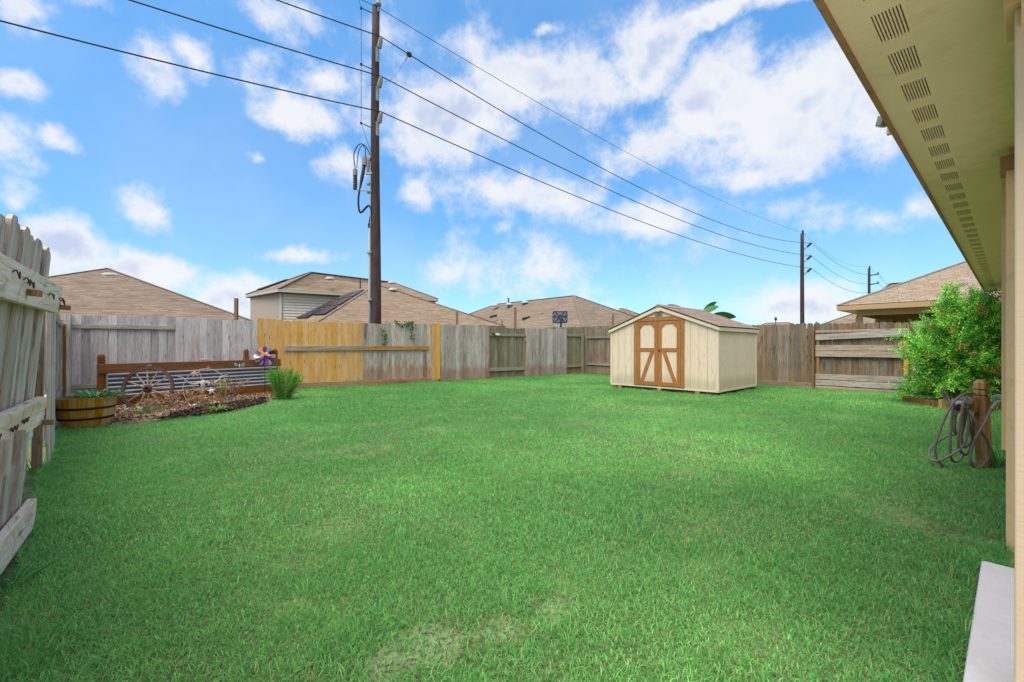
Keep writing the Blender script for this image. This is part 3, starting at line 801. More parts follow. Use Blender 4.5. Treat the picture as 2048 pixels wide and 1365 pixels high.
# house 3, behind the basketball board
u3 = UD; v3 = Vector((-.753, -.658))
def ridge_house(label, a, b, run, rise, roofm, ez=None):
    """ridge from a (far left) to b (near right); hips to both sides"""
    a2, b2 = Vector((a.x, a.y)), Vector((b.x, b.y))
    d = (b2 - a2).normalized(); o = Vector((d.y, -d.x))      # o points towards the viewer's side
    if o.dot(-b2) < 0: o = -o
    z = a.z - rise
    R, L = b2 + o * run + d * run, b2 - o * run + d * run
    rt, lc = hip_house('house', label, V3(R, z), V3(L, z), V3(b2, a.z), V3(a2, a.z), V3(a2 + o * run - d * run, z), V3(a2 - o * run - d * run, z), roofm, z)
    return rt, lc
a3, b3 = P(992, 608.5, 43.5), P(1148, 592, 35.9)
a3.z = b3.z = 5.2
h3, loc3 = ridge_house('house with the long tan hip roof behind the basketball board', a3, b3, 7.0, 3.5, M_ROOF3)
for px, py, Y in ((990, 613, 41.6), (1018, 611, 40.2), (1050, 607, 39.2)):
    vent_dome(h3, loc3(P(px, py, Y)), .34)
vent_pipe(h3, loc3(P(1017, 612, 40.5)), .62, .06)
for px, py, Y in ((987, 634, 37.0), (1052.5, 638, 34.4)):
    o = MB().box(-.3, .3, -.12, .12, -.05, .14).build('box_vent', M_DARK, h3); o.location = loc3(P(px, py, Y)); o.rotation_euler = (0, -.25, .3)
for px, py, Y in ((1004, 648, 35.2), (1085, 632, 34.2), (1130.5, 611, 34.9)):
    vent_pipe(h3, loc3(P(px, py + 2, Y)), .22, .03)
def far_house(label, px0, px1, py, Y, run, rise, roofm):
    z = CAMZ + (HY - py) / FPX * Y
    b = P(px1, py, Y)
    k = (px0 - CX) / FPX
    # walk back along the ridge direction until the far end falls on column px0
    t = (b.x - k * b.y) / (u3.x - k * u3.y)
    a = Vector((b.x - u3.x * t, b.y - u3.y * t, z))
    return ridge_house(label, a, b, run, rise, roofm)
h4, loc4 = far_house('distant house whose low roof tip shows just left of the shed peak', 1236, 1247, 617.5, 50, 5.0, 2.6, M_ROOF3)
vent_dome(h4, loc4(P(1236, 622.5, 49.0)), .3)
far_house('distant house whose roof tip shows right behind the shed peak', 1338, 1346, 609.5, 44.0, 5.0, 2.6, M_ROOF3)
far_house('small distant house roof low over the fence right of the shed', 1532, 1576, 645, 78, 4.4, 2.3, M_ROOF2)
far_house('distant house roof seen through the open patio of the neighbour house', 1726, 1762, 619, 44, 8.6, 4.3, M_ROOF2)

# ------------------------------------------------------------------ neighbour's house on the right, shingles near enough to count
K = P(1675, 612, 15.6)
NH = thing('house', "neighbour's house with tan shingled patio roof and square posts beyond the bush", 'house', (K.x, K.y, 0), ang(UD))
# local x along the eave towards the viewer, y inward (away from the yard)
ez = K.z; sl = .5; RUN = 6.0; EL = 13.0
roof = MB()
roof.slab([(0, 0, ez), (EL, 0, ez), (EL - RUN, RUN, ez + RUN * sl), (RUN, RUN, ez + RUN * sl)], .04)
roof.slab([(0, 2 * RUN, ez), (0, 0, ez), (RUN, RUN, ez + RUN * sl)], .04)
roof.slab([(EL, 2 * RUN, ez), (0, 2 * RUN, ez), (RUN, RUN, ez + RUN * sl), (EL - RUN, RUN, ez + RUN * sl)], .04)
roof.slab([(EL, 0, ez), (EL, 2 * RUN, ez), (EL - RUN, RUN, ez + RUN * sl)], .04)
roof.build('roof', M_CAP, NH)
ex, tw = .145, .335                                          # exposure and tab width
th = math.atan(sl)
shm = MB().box(0, tw - .010, 0, ex + .012, 0, .008).mesh('shingle', M_SHING)
rest = MB(); cnt = 0
row = 0
while (row + 1) * ex * math.cos(th) < RUN:
    y = row * ex * math.cos(th)
    off = random.choice((0, .33, .6)) * tw + random.uniform(-.03, .03)
    x = y - off - .02
    while x < EL - y:
        x0, x1 = max(x, y + .5 * ex), min(x + tw - .008, EL - y)
        if x1 - x0 > .04:
            full = (x1 - x0) > tw - .02
            M = Matrix.Translation((x0, y - .012, ez + (y - .012) * sl + .012)) @ Matrix.Rotation(th - .045, 4, 'X')
            if full and x0 < 6.6 and cnt < 290 and row < 26:
                o = link('shingle', shm, NH); o.matrix_local = M; cnt += 1
            else:
                rest.box(0, x1 - x0, 0, ex + .012, 0, .008, M)
        x += tw
    row += 1
rest.build('shingle_courses', M_SHING, NH)['kind'] = 'stuff'
hc = MB()
for a, b in (((0, 0, ez), (RUN, RUN, ez + RUN * sl)), ((RUN, RUN, ez + RUN * sl), (EL - RUN, RUN, ez + RUN * sl)), ((0, 2 * RUN, ez), (RUN, RUN, ez + RUN * sl))):
    hc.beam(Vector(a) + Vector((0, 0, .02)), Vector(b) + Vector((0, 0, .02)), .17, .03)
hc.build('hip_cap', M_SHINGD, NH)
MB().box(-.02, EL, -.03, 0.0, ez - .17, ez - .012).box(-.02, .01, 0, 2 * RUN, ez - .17, ez - .012).build('fascia', M_NTAN, NH)
MB().box(.01, EL, .0, .45, ez - .16, ez - .14).box(.01, .46, .45, 2 * RUN, ez - .16, ez - .14).build('soffit', M_SOFF, NH)
MB().box(.46, EL, .46, .58, ez - .36, ez - .14).box(.46, .58, .58, 3.6, ez - .36, ez - .14).build('patio_beam', M_NTAN, NH)
MB().box(.58, 4.0, .58, 3.6, ez - .17, ez - .15).build('patio_ceiling', M_FASC, NH)
for x, y in ((.52, .52),):
    o = MB().box(-.085, .085, -.085, .085, 0, ez - .36).build('patio_post', M_NTAN, NH); o.location = (x, y, 0)
MB().box(.46, 4.0, 3.6, 2 * RUN - .5, 0, ez - .16).box(4.0, EL - .5, .46 + .14, 2 * RUN - .5, 0, ez - .16).build('wall', M_FASC, NH)
MB().box(.9, 1.0, 3.53, 3.6, 0.0, ez - .36).box(2.0, 3.3, 3.57, 3.6, 1.0, 2.1).build('wall_trim', M_NTAN, NH)
far_house("house whose ridge peeps over the hip of the neighbour's patio roof", 1781, 1835, 563.5, 31, .9, 1.0, M_ROOF2)
# ------------------------------------------------------------------ shed
SL = P(1222, 766, 12.39); SX = Vector((.681, -.732)).normalized()
SW, SDp, ZB, ZE, ZPK = 2.95, 2.50, .135, 1.60, 2.16
SH = thing('shed', 'cream garden shed with brown-framed double doors on timber skids', 'shed', (SL.x, SL.y, 0), ang(SX))
# local x along the front, y back, z up
def ztop(x): return ZE + (ZPK - ZE) * (1 - abs(x - SW / 2) / (SW / 2))
DX0, DX1, DZ1 = .745, 2.135, 1.915
MB().prism([(.02, ZB), (SW - .02, ZB), (SW - .02, ZE), (SW / 2, ZPK), (.02, ZE)], .03, SDp).build('shed_body', M_CREAM, SH)
def board(poly, y0=0.0, y1=.03):
    MB().prism(poly, y0, y1).build('siding_board', M_CREAM, SH, bevel=.0025)
g = .006
xs = [0.05 + i * .2036 for i in range(15)]
for a, b in zip(xs[:-1], xs[1:]):
    a += g / 2; b -= g / 2
    tops = [(b, ztop(b)), (a, ztop(a))] if not (a < SW / 2 < b) else [(b, ztop(b)), (SW / 2, ZPK), (a, ztop(a))]
    for p, q_ in ((a, min(b, DX0)), (max(a, DX1), b)):
        if q_ - p > .015:
            board([(p, ZB), (q_, ZB), (q_, ztop(q_)), (p, ztop(p))])
    p, q_ = max(a, DX0), min(b, DX1)
    if q_ - p > .02:
        t_ = [(q_, ztop(q_))] + ([(SW / 2, ZPK)] if p < SW / 2 < q_ else []) + [(p, ztop(p))]
        board([(p, DZ1), (q_, DZ1)] + t_)
side = lambda x: Matrix.Translation((x, 0, 0)) @ Matrix.Rotation(PI / 2, 4, 'Z')
for i in range(12):
    a, b = .05 + i * .2015 + g / 2, .05 + (i + 1) * .2015 - g / 2
    MB().prism([(a, ZB), (b, ZB), (b, ZE), (a, ZE)], -.03, 0, side(SW - .03)).build('siding_board', M_CREAM, SH, bevel=.0025)
for x0, x1 in ((-.012, .05), (SW - .05, SW + .012)):
    MB().box(x0, x1, -.012, .05, ZB - .01, ZE + .0).build('corner_trim', M_CTRIM, SH, bevel=.003)
MB().box(SW - .03, SW + .012, SDp - .05, SDp + .012, ZB, ZE).build('corner_trim', M_CTRIM, SH, bevel=.003)
MB().box(-.01, SW + .01, -.008, .06, ZB - .05, ZB - .002).box(SW - .05, SW + .01, .06, SDp, ZB - .05, ZB - .002).build('sill_board', M_CTRIM, SH)
# skids and blocks under the floor
for y in (.12, .85, 1.6, 2.3):
    MB().box(.1, SW - .1, y, y + .09, .03, ZB - .05).build('skid', M_POST, SH)
for x, y in ((.28, -.0), (1.47, -.02), (2.45, .0), (.3, 1.2), (2.7, 1.6), (2.7, 2.3)):
    MB().box(x - .055, x + .055, y, y + .2, -.02, ZB - .05).build('support_block', M_TANRAIL, SH, bevel=.004)
# doors
fr = MB().box(DX0, DX0 + .085, -.028, 0, ZB, DZ1 - .10).box(DX1 - .085, DX1, -.028, 0, ZB, DZ1 - .10).box(DX0, DX1, -.030, 0, DZ1 - .098, DZ1 + .005)
fr.build('door_frame', M_DOORB, SH, bevel=.003)
for sgn, x0, x1 in ((1, DX0 + .089, SW / 2 - .035), (-1, SW / 2 - .029, DX1 - .089)):
    dr = MB().box(x0, x1, -.012, 0, ZB + .01, DZ1 - .112).build('door', M_CREAM, SH, label='left shed door' if sgn > 0 else 'right shed door')
    st = .098; z0, z1 = ZB + .012, DZ1 - .114
    ox, ix = (x0, x1) if sgn > 0 else (x1, x0)               # outer / inner edge
    fm = MB()
    fm.box(x0, x0 + st, -.030, -.012, z0, z1).box(x1 - st, x1, -.030, -.012, z0, z1)
    zt, zm, zl = z1 - .07, 1.03, z0 + .10
    fm.box(x0 + st, x1 - st, -.030, -.012, zt, z1).box(x0 + st, x1 - st, -.030, -.012, zm, zm + .088).box(x0 + st, x1 - st, -.030, -.012, z0, zl)
    c = .105
    fm.prism([(x0 + st, zt - c), (x0 + st + c, zt), (x0 + st, zt)], -.030, -.012).prism([(x1 - st, zt), (x1 - st - c, zt), (x1 - st, zt - c)], -.030, -.012)
    fm.build('door_rails', M_DOORB, dr, bevel=.002)
    a, b = x0 + st, x1 - st
    top = [(b - .115, zm), (b - .01, zm)] if sgn > 0 else [(a + .01, zm), (a + .115, zm)]
    bot = [(a + .095, zl), (a, zl)] if sgn > 0 else [(b, zl), (b - .095, zl)]
    MB().prism(bot[::-1] + top[::-1] if False else [bot[1], bot[0], top[1], top[0]], -.027, -.012).build('brace', M_DOORB, dr)
    for zz in (.45, 1.5):
        MB().box(ox - .012 * sgn - .02, ox - .012 * sgn + .02, -.034, -.029, zz, zz + .05).build('hinge', M_DOORB, dr)
MB().lathe([(.0, .0), (.022, .0), (.026, .012), (.018, .03), (.001, .034)], 14, Matrix.Translation((SW / 2 + .012, -.03, 1.06)) @ Matrix.Rotation(PI / 2, 4, 'X')).build('door_knob', M_BLACK, SH)
# roof: two slopes with a ridge, rake boards, fascia, drip edge, shingles on each slope
OH = .06
sl_ = (ZPK - ZE) / (SW / 2)
def rz(x): return ZPK + .045 - abs(x - SW / 2) * sl_
rb = MB()
for s in (-1, 1):
    e = SW / 2 + s * (SW / 2 + .05)
    pl = [(SW / 2, -OH, rz(SW / 2)), (e, -OH, rz(e)), (e, SDp + OH, rz(e)), (SW / 2, SDp + OH, rz(SW / 2))]
    rb.slab(pl if s > 0 else pl[::-1], .02)
rb.build('roof', M_BLACK, SH)
for s in (-1, 1):
    e = SW / 2 + s * (SW / 2 + .045)
    pts = [(SW / 2, rz(SW / 2) - .02), (e, rz(e) - .02), (e, rz(e) - .10), (SW / 2, rz(SW / 2) - .115)]
    MB().prism(pts if s > 0 else pts[::-1], -OH + .006, -OH + .030).build('rake_board', M_CTRIM, SH, bevel=.003)
    MB().box(min(e, e - s * .02), max(e, e - s * .02), -OH + .032, SDp + OH, rz(e) - .105, rz(e) - .02).build('eave_board', M_CTRIM, SH)
tw, ex = .30, .125
shm = MB().box(0, tw - .008, 0, ex + .012, 0, .007).mesh('shingle', M_SHINGD)
th_ = math.atan(sl_)
slope_len = (SW / 2 + .06) / math.cos(th_)
for s in (-1, 1):
    e = SW / 2 + s * (SW / 2 + .06)
    row = 0
    while (row + .6) * ex < slope_len:
        off = random.choice((0, .3, .62)) * tw
        y = -OH - .012
        first = True
        while y < SDp + OH:
            w = tw - (off if first else 0)
            w = min(w, SDp + OH + .012 - y)
            o = link('shingle', shm, SH)
            r_ = row * ex * math.cos(th_)
            # tabs: local x along the eave, local y up the slope
            if s > 0: B = Matrix(((0, -math.cos(th_), math.sin(th_)), (1, 0, 0), (0, math.sin(th_), math.cos(th_)))).to_4x4()
            else: B = Matrix(((0, math.cos(th_), -math.sin(th_)), (-1, 0, 0), (0, math.sin(th_), math.cos(th_)))).to_4x4()
            yy = y if s > 0 else y + w
            o.matrix_local = Matrix.Translation((e - s * r_, yy, rz(e) + r_ * sl_ + .008)) @ B @ Matrix.Rotation(-.03, 4, 'X') @ Matrix.Diagonal((w / tw, 1, 1, 1))
            y += w; first = False
        row += 1
MB().prism([(SW / 2 - .14, rz(SW / 2 - .14) + .02), (SW / 2 + .14, rz(SW / 2 + .14) + .02), (SW / 2, rz(SW / 2) + .035)], -OH - .014, SDp + OH + .01).build('ridge_cap', M_SHINGD, SH)
sl2 = MB().box(-.055, .055, -.05, 0, -.02, .02).build('gable_lamp', M_CTRIM, SH, label='small lamp under the gable peak'); sl2.location = (SW / 2, -OH - .0, ZPK - .09)
MB().box(-.10, .10, -.03, .0, 0, .10).build('gable_vent', M_INSUL, SH).location = (SW / 2 - .02, 0, ZPK - .21)

# small security light on the back fence rail
q0 = on_line(A2, BD, 990)
bp_ = A2 + BD * q0
SEC = thing('security_light', 'small white security light on the top rail of the recessed back fence section', 'security light', (bp_.x, bp_.y - .06, 1.60), ang(BD))
MB().box(-.12, .05, -.05, 0, -.03, .01).build('housing', M_BLACK, SEC); MB().box(.02, .13, -.10, -.01, -.06, .01).build('lamp_head', M_WHITE, SEC)
MB().box(-.03, .02, -.07, -.05, -.03, .0).build('sensor', M_WHITE, SEC)

# ------------------------------------------------------------------ utility poles and wires
P1 = Vector((-4.34, 14.0)); P2 = Vector((27.7, 42.0)); P3 = Vector((48.7, 60.0))
PDir = (P2 - P1).normalized()
PSide = Vector((PDir.y, -PDir.x))
def pole_tube(root, h, r0, r1):
    pts = [(0, 0, -.2)] + [(0.02 * math.sin(k * .7), 0, h * k / 10) for k in range(1, 11)]
    MB().tube(pts, [r0] + [r0 + (r1 - r0) * k / 10 for k in range(1, 11)], 16).build('shaft', M_POLE, root, smooth=True)
    MB().lathe([(r1 * 1.02, -.02), (r1 * 1.02, .02), (.001, .03)], 14, Matrix.Translation((0.02 * math.sin(7), 0, h))).build('pole_cap', M_BLACK, root)
Z1 = [CAMZ + (HY - y) * 13.7 / FPX for y in (6, 74, 153, 224)]
PL1 = thing('utility_pole', 'tall dark wooden utility pole with grey conduit behind the golden fence', 'utility pole', (P1.x, P1.y, 0), ang(PDir))
pole_tube(PL1, 11.95, .165, .112)
# local -y is the side facing the yard's right
def insulator(root, z, reach=.40):
    M = Matrix.Translation((0, -.10, z - .42))
    b = MB().tube([(0, -.10, z - .62), (0, -.16, z - .42), (0, -reach + .1, z - .22)], .028, 8).box(-.05, .05, -.13, -.09, z - .64, z - .2)
    o = b.build('bracket', M_STEEL, root)
    a, e = Vector((0, -reach + .14, z - .30)), Vector((0, -reach, z - .01))
    pts = [a.lerp(e, t) for t in (0, .05, .1, .35, .4, .7, .75, .95, 1)]
    MB().tube(pts, [.05, .075, .07, .08, .07, .075, .065, .06, .03], 12).build('insulator', M_INSUL, root, smooth=True)
for z in Z1[1:]:
    insulator(PL1, z)
MB().lathe([(.03, 0), (.09, .03), (.09, .10), (.05, .14), (.05, .2), (.001, .22)], 14, Matrix.Translation((.02, -.16, 11.88))).build('top_insulator', M_INSUL, PL1, smooth=True)
MB().tube([(0, -.02, 11.7), (0.01, -.16, 11.75), (.01, -.16, 11.9)], .02, 6).build('top_bracket', M_STEEL, PL1)
# stand-off rods on the far side with the thin down wire
yo = .46
zr = [CAMZ + (HY - y) * 14.2 / FPX for y in (26, 137, 253)]
for z in zr:
    MB().tube([(0, .1, z - .16), (0, yo, z)], .016, 6).build('standoff_rod', M_DARK, PL1).rotation_euler = (0, 0, math.radians(49))
    MB().lathe([(.001, -.04), (.035, -.03), (.035, .03), (.001, .04)], 8, Matrix.Translation((0, yo, z))).build('rod_tip', M_BLACK, PL1).rotation_euler = (0, 0, math.radians(49))
dw = [(.0, yo + .35, zr[0] + 1.2), (0, yo, zr[0] + .02), (.02, yo, zr[1]), (0, yo, zr[2]), (0, yo - .15, zr[2] - .45), (-.10, .10, zr[2] - 1.0), (-.14, .02, zr[2] - 1.4)]
MB().tube(dw, .007, 6).build('down_wire', M_WIRE, PL1).rotation_euler = (0, 0, math.radians(49))
# cut-out fuse, arrester, cable terminator, riser conduit
zc = CAMZ + (HY - 330) * 14 / FPX
MB().tube([(-.08, .12, zc + .25), (-.08, .2, zc + .1), (-.08, .22, zc - .25)], [.035, .06, .045], 10).build('fuse_cutout', M_INSUL, PL1).rotation_euler = (0, 0, math.radians(49))
MB().box(-.12, -.03, .05, .3, zc - .33, zc - .28).box(-.11, -.05, .2, .3, zc + .08, zc + .2).build('fuse_bracket', M_STEEL, PL1).rotation_euler = (0, 0, math.radians(49))
za = CAMZ + (HY - 383) * 14 / FPX
MB().beam((-.08, .05, za - .02), (-.08, .66, za + .04), .05, .05).build('riser_bracket', M_STEEL, PL1).rotation_euler = (0, 0, math.radians(49))
ar = MB(); n_ = 14
ar.tube([(-.08, .62, za + .02 + k * .45 / n_) for k in range(n_ + 1)], [(.068 if k % 2 else .055) for k in range(n_ + 1)], 12).build('arrester', M_DARK, PL1).rotation_euler = (0, 0, math.radians(49))
MB().tube([(-.08, .62, za + .47), (-.08, .62, za + .66)], .07, 12).build('arrester_cap', M_INSUL, PL1).rotation_euler = (0, 0, math.radians(49))
MB().tube([(-.08, .46, za + .1), (-.08, .40, za + .42), (-.08, .33, za + .80)], [.03, .055, .05], 10).build('cable_terminator', M_DARK, PL1).rotation_euler = (0, 0, math.radians(49))
MB().tube([(-.08, .33, za + .78), (-.08, .30, za + 1.05)], .085, 10).build('terminator_cap', M_INSUL, PL1).rotation_euler = (0, 0, math.radians(49))
MB().tube(smooth_path([(-.08, .62, za + .66), (-.08, .66, za + 1.15), (-.08, .50, za + 1.45), (-.08, .3, za + 1.4), (-.08, .12, zc + .22)]), .016, 6).tube(smooth_path([(-.08, .30, za + 1.05), (-.08, .30, za + 1.3), (-.08, .40, za + 1.42), (-.08, .52, za + 1.2), (-.08, .57, za + .7)]), .014, 6).build('jumper_wire', M_WIRE, PL1).rotation_euler = (0, 0, math.radians(49))
zk = CAMZ + (HY - 448) * 14 / FPX
MB().tube(smooth_path([(-.08, .46, za + .12), (-.08, .52, za - .3), (-.08, .46, za - .7), (-.08, .2, zk + .55), (-.10, .10, zk + .36), (.0, .18, zk + .12), (.05, .2, zk - .05)]), .032, 8).build('riser_cable', M_BLACK, PL1, smooth=True).rotation_euler = (0, 0, math.radians(49))
MB().tube([(-.12, .17, 0), (-.12, .17, zk - .05)], .045, 12).build('conduit', M_PVC, PL1, smooth=True)
MB().tube([(-.12, .17, zk - .12), (-.12, .17, zk + .02)], .055, 12).build('conduit_boot', M_BLACK, PL1)
MB().tube(smooth_path([(-.16, .03, zr[2] - 1.4), (-.165, .0, 6), (-.17, .03, 4), (-.175, .02, 2.9)]), .012, 6).build('ground_wire', M_STEEL, PL1)
for z in (za - .05, 6.3, 4.1, 2.6):
    MB().box(-.2, -.08, -.02, .24, z, z + .05).build('strap', M_STEEL, PL1)

def small_pole(base, h, r0, r1, zs, label, hooks):
    rt = thing('utility_pole', label, 'utility pole', (base.x, base.y, 0), ang(PDir), None)
    pole_tube(rt, h, r0, r1)
    MB().lathe([(.06, 0), (.09, .06), (.07, .2), (.1, .28), (.001, .36)], 10, Matrix.Translation((0, -.05, h))).build('top_insulator', M_DARK, rt)
    for z in zs:
        if hooks == 'post':
            MB().tube([(0, -.12, z - .55), (0, -.55, z - .22)], .045, 6).build('bracket', M_STEEL, rt)
            MB().tube([(0, -.42, z - .30), (0, -.75, z - .02)], [.11, .09], 10).build('insulator', M_DARK, rt)
            MB().tube([(0, 0.05, z), (0, -.75, z - .0)], .02, 6).build('cross_rod', M_STEEL, rt)
        else:
            MB().tube([(0, -.1, z - .2), (0, -.95, z - .12)], .06, 6).build('bracket', M_DARK, rt)
            MB().lathe([(.07, -.15), (.12, -.05), (.05, .05), (.08, .14), (.001, .2)], 10, Matrix.Translation((0, -.95, z))).build('insulator', M_DARK, rt)
    return rt
Z2 = [CAMZ + (HY - y) * 42 / FPX for y in (466, 489, 514, 539)]
Z3 = [CAMZ + (HY - y) * 60 / FPX for y in (533, 549, 567, 583)]
small_pole(P2, Z2[0] - .1, .19, .15, Z2[1:], 'slim dark utility pole behind the right-hand fence, second along the line', 'post')
small_pole(P3, Z3[0] - .3, .19, .15, Z3[1:3], "short-looking utility pole rising behind the neighbour's roof, farthest along the line", 'hook')
WN = ['topmost thin power line running from the pole top', 'power line with a dark clamp, second from the top', 'third power line down the poles', 'lowest power line crossing the whole sky']
ENDPX = [None, (552, 0), (258, 0), (0, 42)]
MIDPX = [(1200, 283), (1200, 330), (1200, 412), (1200, 412)]
MID = [(1220, 287), (1210, 340), (1200, 372), (1190, 408)]
for i in range(4):
    off = [.16, .40, .40, .40][i]
    a = P1 + PSide * off; b = P2 + PSide * [.05, .75, .75, .75][i]; c = P3 + PSide * [.05, .95, .95, .95][i]
    za_, zb_, zc_ = Z1[i], Z2[i], Z3[i]
    def fit(p, q, zp, zq, px, py):
        d = q - p; k = (px - CX) / FPX
        t = (k * p.y - p.x) / (d.x - k * d.y)
        z = CAMZ + (HY - py) / FPX * (p.y + d.y * t)
        return (zp + (zq - zp) * t - z) / (4 * t * (1 - t))
    pr = a - PDir * 42.0
    sL = fit(a, pr, za_, za_, *ENDPX[i]) if ENDPX[i] else .8
    sR = fit(a, b, za_, zb_, *MID[i])
    def span(p, q, zp, zq, s, n=28):
        return [Vector((*(p.lerp(q, k / n)), zp + (zq - zp) * k / n - 4 * s * (k / n) * (1 - k / n))) for k in range(n + 1)]
    pts = span(pr, a, za_, za_, sL)[:-1] + span(a, b, za_, zb_, sR)[:-1] + span(b, c, zb_, zc_, 1.1)[:-1] + span(c, c + PDir * 45, zc_, zc_ - 3, .9)
    w = MB().tube(pts, [.010, .0175, .0175, .0175][i], 6).build('power_line', M_WIRE, None, smooth=True)
    tag(w, WN[i], 'power line', 'power lines between the poles')
    if i == 1:                                               # clamp with a dangling lead
        pc = span(a, b, za_, zb_, sR, 400)
        kx = min(range(401), key=lambda k: abs(pc[k].x / pc[k].y * FPX + CX - 820))
        CL = thing('wire_clamp', 'dark clamp with a dangling thin lead on the second power line', 'wire clamp', pc[kx], ang(PDir))
        MB().box(-.07, .07, -.05, .05, -.06, .05).build('clamp_body', M_BLACK, CL); MB().tube([(-.04, 0, -.05), (-.10, .0, -.18), (-.12, .0, -.24)], .022, 6).build('clamp_eye', M_INSUL, CL)
        MB().tube(smooth_path([(-.12, 0, -.24), (-.5, .1, -.9), (-.95, .2, -1.25), (-1.28, .28, -1.38)]), .004, 5).build('lead', M_WIRE, CL)
# ------------------------------------------------------------------ raised planter, bed and ornaments on the left
M_PLANT = wood('brown_stained_timber', lin((122, 78, 46)), lin((148, 98, 62)), lin((96, 58, 36)), axis='x', stain=0.5, knots=.2, vary=.06, bump=.3)
M_PLANTZ = wood('brown_stained_upright', lin((122, 78, 46)), lin((148, 98, 62)), lin((96, 58, 36)), axis='z', stain=0.5, knots=.2, vary=.06, bump=.3)
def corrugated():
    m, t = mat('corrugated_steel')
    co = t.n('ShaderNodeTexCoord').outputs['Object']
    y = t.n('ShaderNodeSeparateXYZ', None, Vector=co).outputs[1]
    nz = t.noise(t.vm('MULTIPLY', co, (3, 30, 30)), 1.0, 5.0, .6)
    hollow = t.smooth(t.math('MULTIPLY_ADD', nz, .02, y), -.022, -.004)       # dark red-brown tone in the hollows of the sheet
    col = t.mix(t.math('MULTIPLY', hollow, .85), t.mix(nz, lin((176, 184, 190)), lin((226, 230, 232))), lin((84, 52, 48)))
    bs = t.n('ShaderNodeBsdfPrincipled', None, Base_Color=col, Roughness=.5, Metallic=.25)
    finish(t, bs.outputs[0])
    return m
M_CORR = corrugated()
M_SOIL = plain('bed_soil', lin((128, 98, 74)), .95, vary=.45, scale=22, bump=.9, dirt=lin((150, 118, 88)), dirt_amt=.6)
P_L, P_R = Vector((-7.6, 8.15)), Vector((-5.86, 11.0))
PDv = (P_R - P_L).normalized(); PLen = (P_R - P_L).length
RP = thing('raised_planter', 'brown timber raised planter with a corrugated steel front and notched posts', 'planter', (P_L.x, P_L.y, 0), ang(PDv))
def notched(x, y, h, w=.10):
    b = MB().box(-w / 2, w / 2, -w / 2, w / 2, 0, h - .16)
    z = h - .16
    for hh, s in ((.02, .78), (.035, 1), (.015, .78), (.04, 1.0), (.02, .8)):
        b.box(-w / 2 * s, w / 2 * s, -w / 2 * s, w / 2 * s, z, z + hh); z += hh
    b.lathe([(w * .48, z), (w * .4, z + .03), (.001, z + .035)], 8)
    o = b.build('corner_post', M_PLANTZ, RP); o.location = (x, y, 0)
    return o
notched(0, 0.02, 1.02); notched(PLen - .02, .09, 1.09)
iv = Matrix.Rotation(-ang(PDv), 2) @ (Vector((-6.66, 11.02)) - P_L)
notched(iv.x, iv.y, 1.09)
MB().box(-.06, PLen + .04, -.075, -.035, .67, .845).build('top_board', M_PLANT, RP, bevel=.006)
MB().box(.05, PLen - .04, -.05, -.02, .02, .22).build('bottom_board', M_PLANT, RP, bevel=.006)
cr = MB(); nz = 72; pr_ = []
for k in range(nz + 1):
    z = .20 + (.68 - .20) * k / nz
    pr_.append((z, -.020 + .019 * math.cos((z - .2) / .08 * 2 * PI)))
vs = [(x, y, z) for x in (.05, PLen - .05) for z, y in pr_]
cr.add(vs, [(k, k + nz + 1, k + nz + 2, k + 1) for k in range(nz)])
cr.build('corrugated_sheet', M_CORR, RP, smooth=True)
MB().box(.05, .075, -.05, -.0, .2, .67).build('sheet_trim', M_STEEL, RP)
MB().box(.05, PLen - .05, -.048, -.02, .205, .22).build('bottom_trim', M_STEEL, RP)
b2_ = Vector((PLen, .1, 0)); 
MB().beam((PLen - .01, .1, .45), (iv.x, iv.y, .45), .04, .7).build('side_board', M_PLANT, RP)
MB().beam((0.02, .10, .45), (iv.x, iv.y, .45), .04, .7).build('rear_board', M_PLANT, RP)
MB().prism([(0, 0), (1, 0), (1, 1), (0, 1)], 0, 0.001)
MB().add([(0.05, 0, .6), (PLen - .05, .05, .6), (iv.x, iv.y - .05, .6), (0.05, .06, .6)], [(0, 1, 2, 3)]).build('planter_soil', M_SOIL, RP)
MB().beam((iv.x + .1, iv.y - .05, .91), (PLen - .1, .16, .93), .03, .10).build('rear_rail', plain('faded_blue_paint', lin((150, 172, 190)), .6), RP)

# soil of the bed in front of it
bed = [gp(228, 852), gp(337, 838), gp(405, 832), gp(469, 822), gp(533, 806), gp(566, 797), Vector((-5.3, 11.0, 0)), Vector((-6.0, 11.4, 0)), Vector((-9.0, 9.3, 0)), Vector((-7.4, 7.3, 0)), Vector((-6.7, 6.7, 0))]
BEDP = [(p.x, p.y) for p in bed]
def inside(x, y, poly):
    r = np.zeros(np.shape(x), dtype=bool)
    j = len(poly) - 1
    for i in range(len(poly)):
        xi, yi = poly[i]; xj, yj = poly[j]
        c = ((yi > y) != (yj > y)) & (x < (xj - xi) * (y - yi) / ((yj - yi) if yj != yi else 1e-9) + xi)
        r ^= c
        j = i
    return r
def edge_dist(x, y, poly):
    d = np.full(np.shape(x), 1e9)
    for i in range(len(poly)):
        ax, ay = poly[i - 1]; bx_, by_ = poly[i]
        t = np.clip(((x - ax) * (bx_ - ax) + (y - ay) * (by_ - ay)) / max((bx_ - ax) ** 2 + (by_ - ay) ** 2, 1e-9), 0, 1)
        d = np.minimum(d, np.hypot(x - ax - t * (bx_ - ax), y - ay - t * (by_ - ay)))
    return d
def bed_h(x, y):
    return np.clip(edge_dist(x, y, BEDP) * .3, 0, .035) + .008 * np.sin(x * 7 + y * 3) * np.sin(y * 9 - x * 2)
gx, gy = np.meshgrid(np.arange(-9.3, -4.6, .09), np.arange(6.0, 11.8, .09), indexing='ij')
ins = inside(gx, gy, BEDP)
hz_ = np.where(ins, bed_h(gx, gy) + .01, -.05)
nx_, ny_ = gx.shape
bm_ = MB()
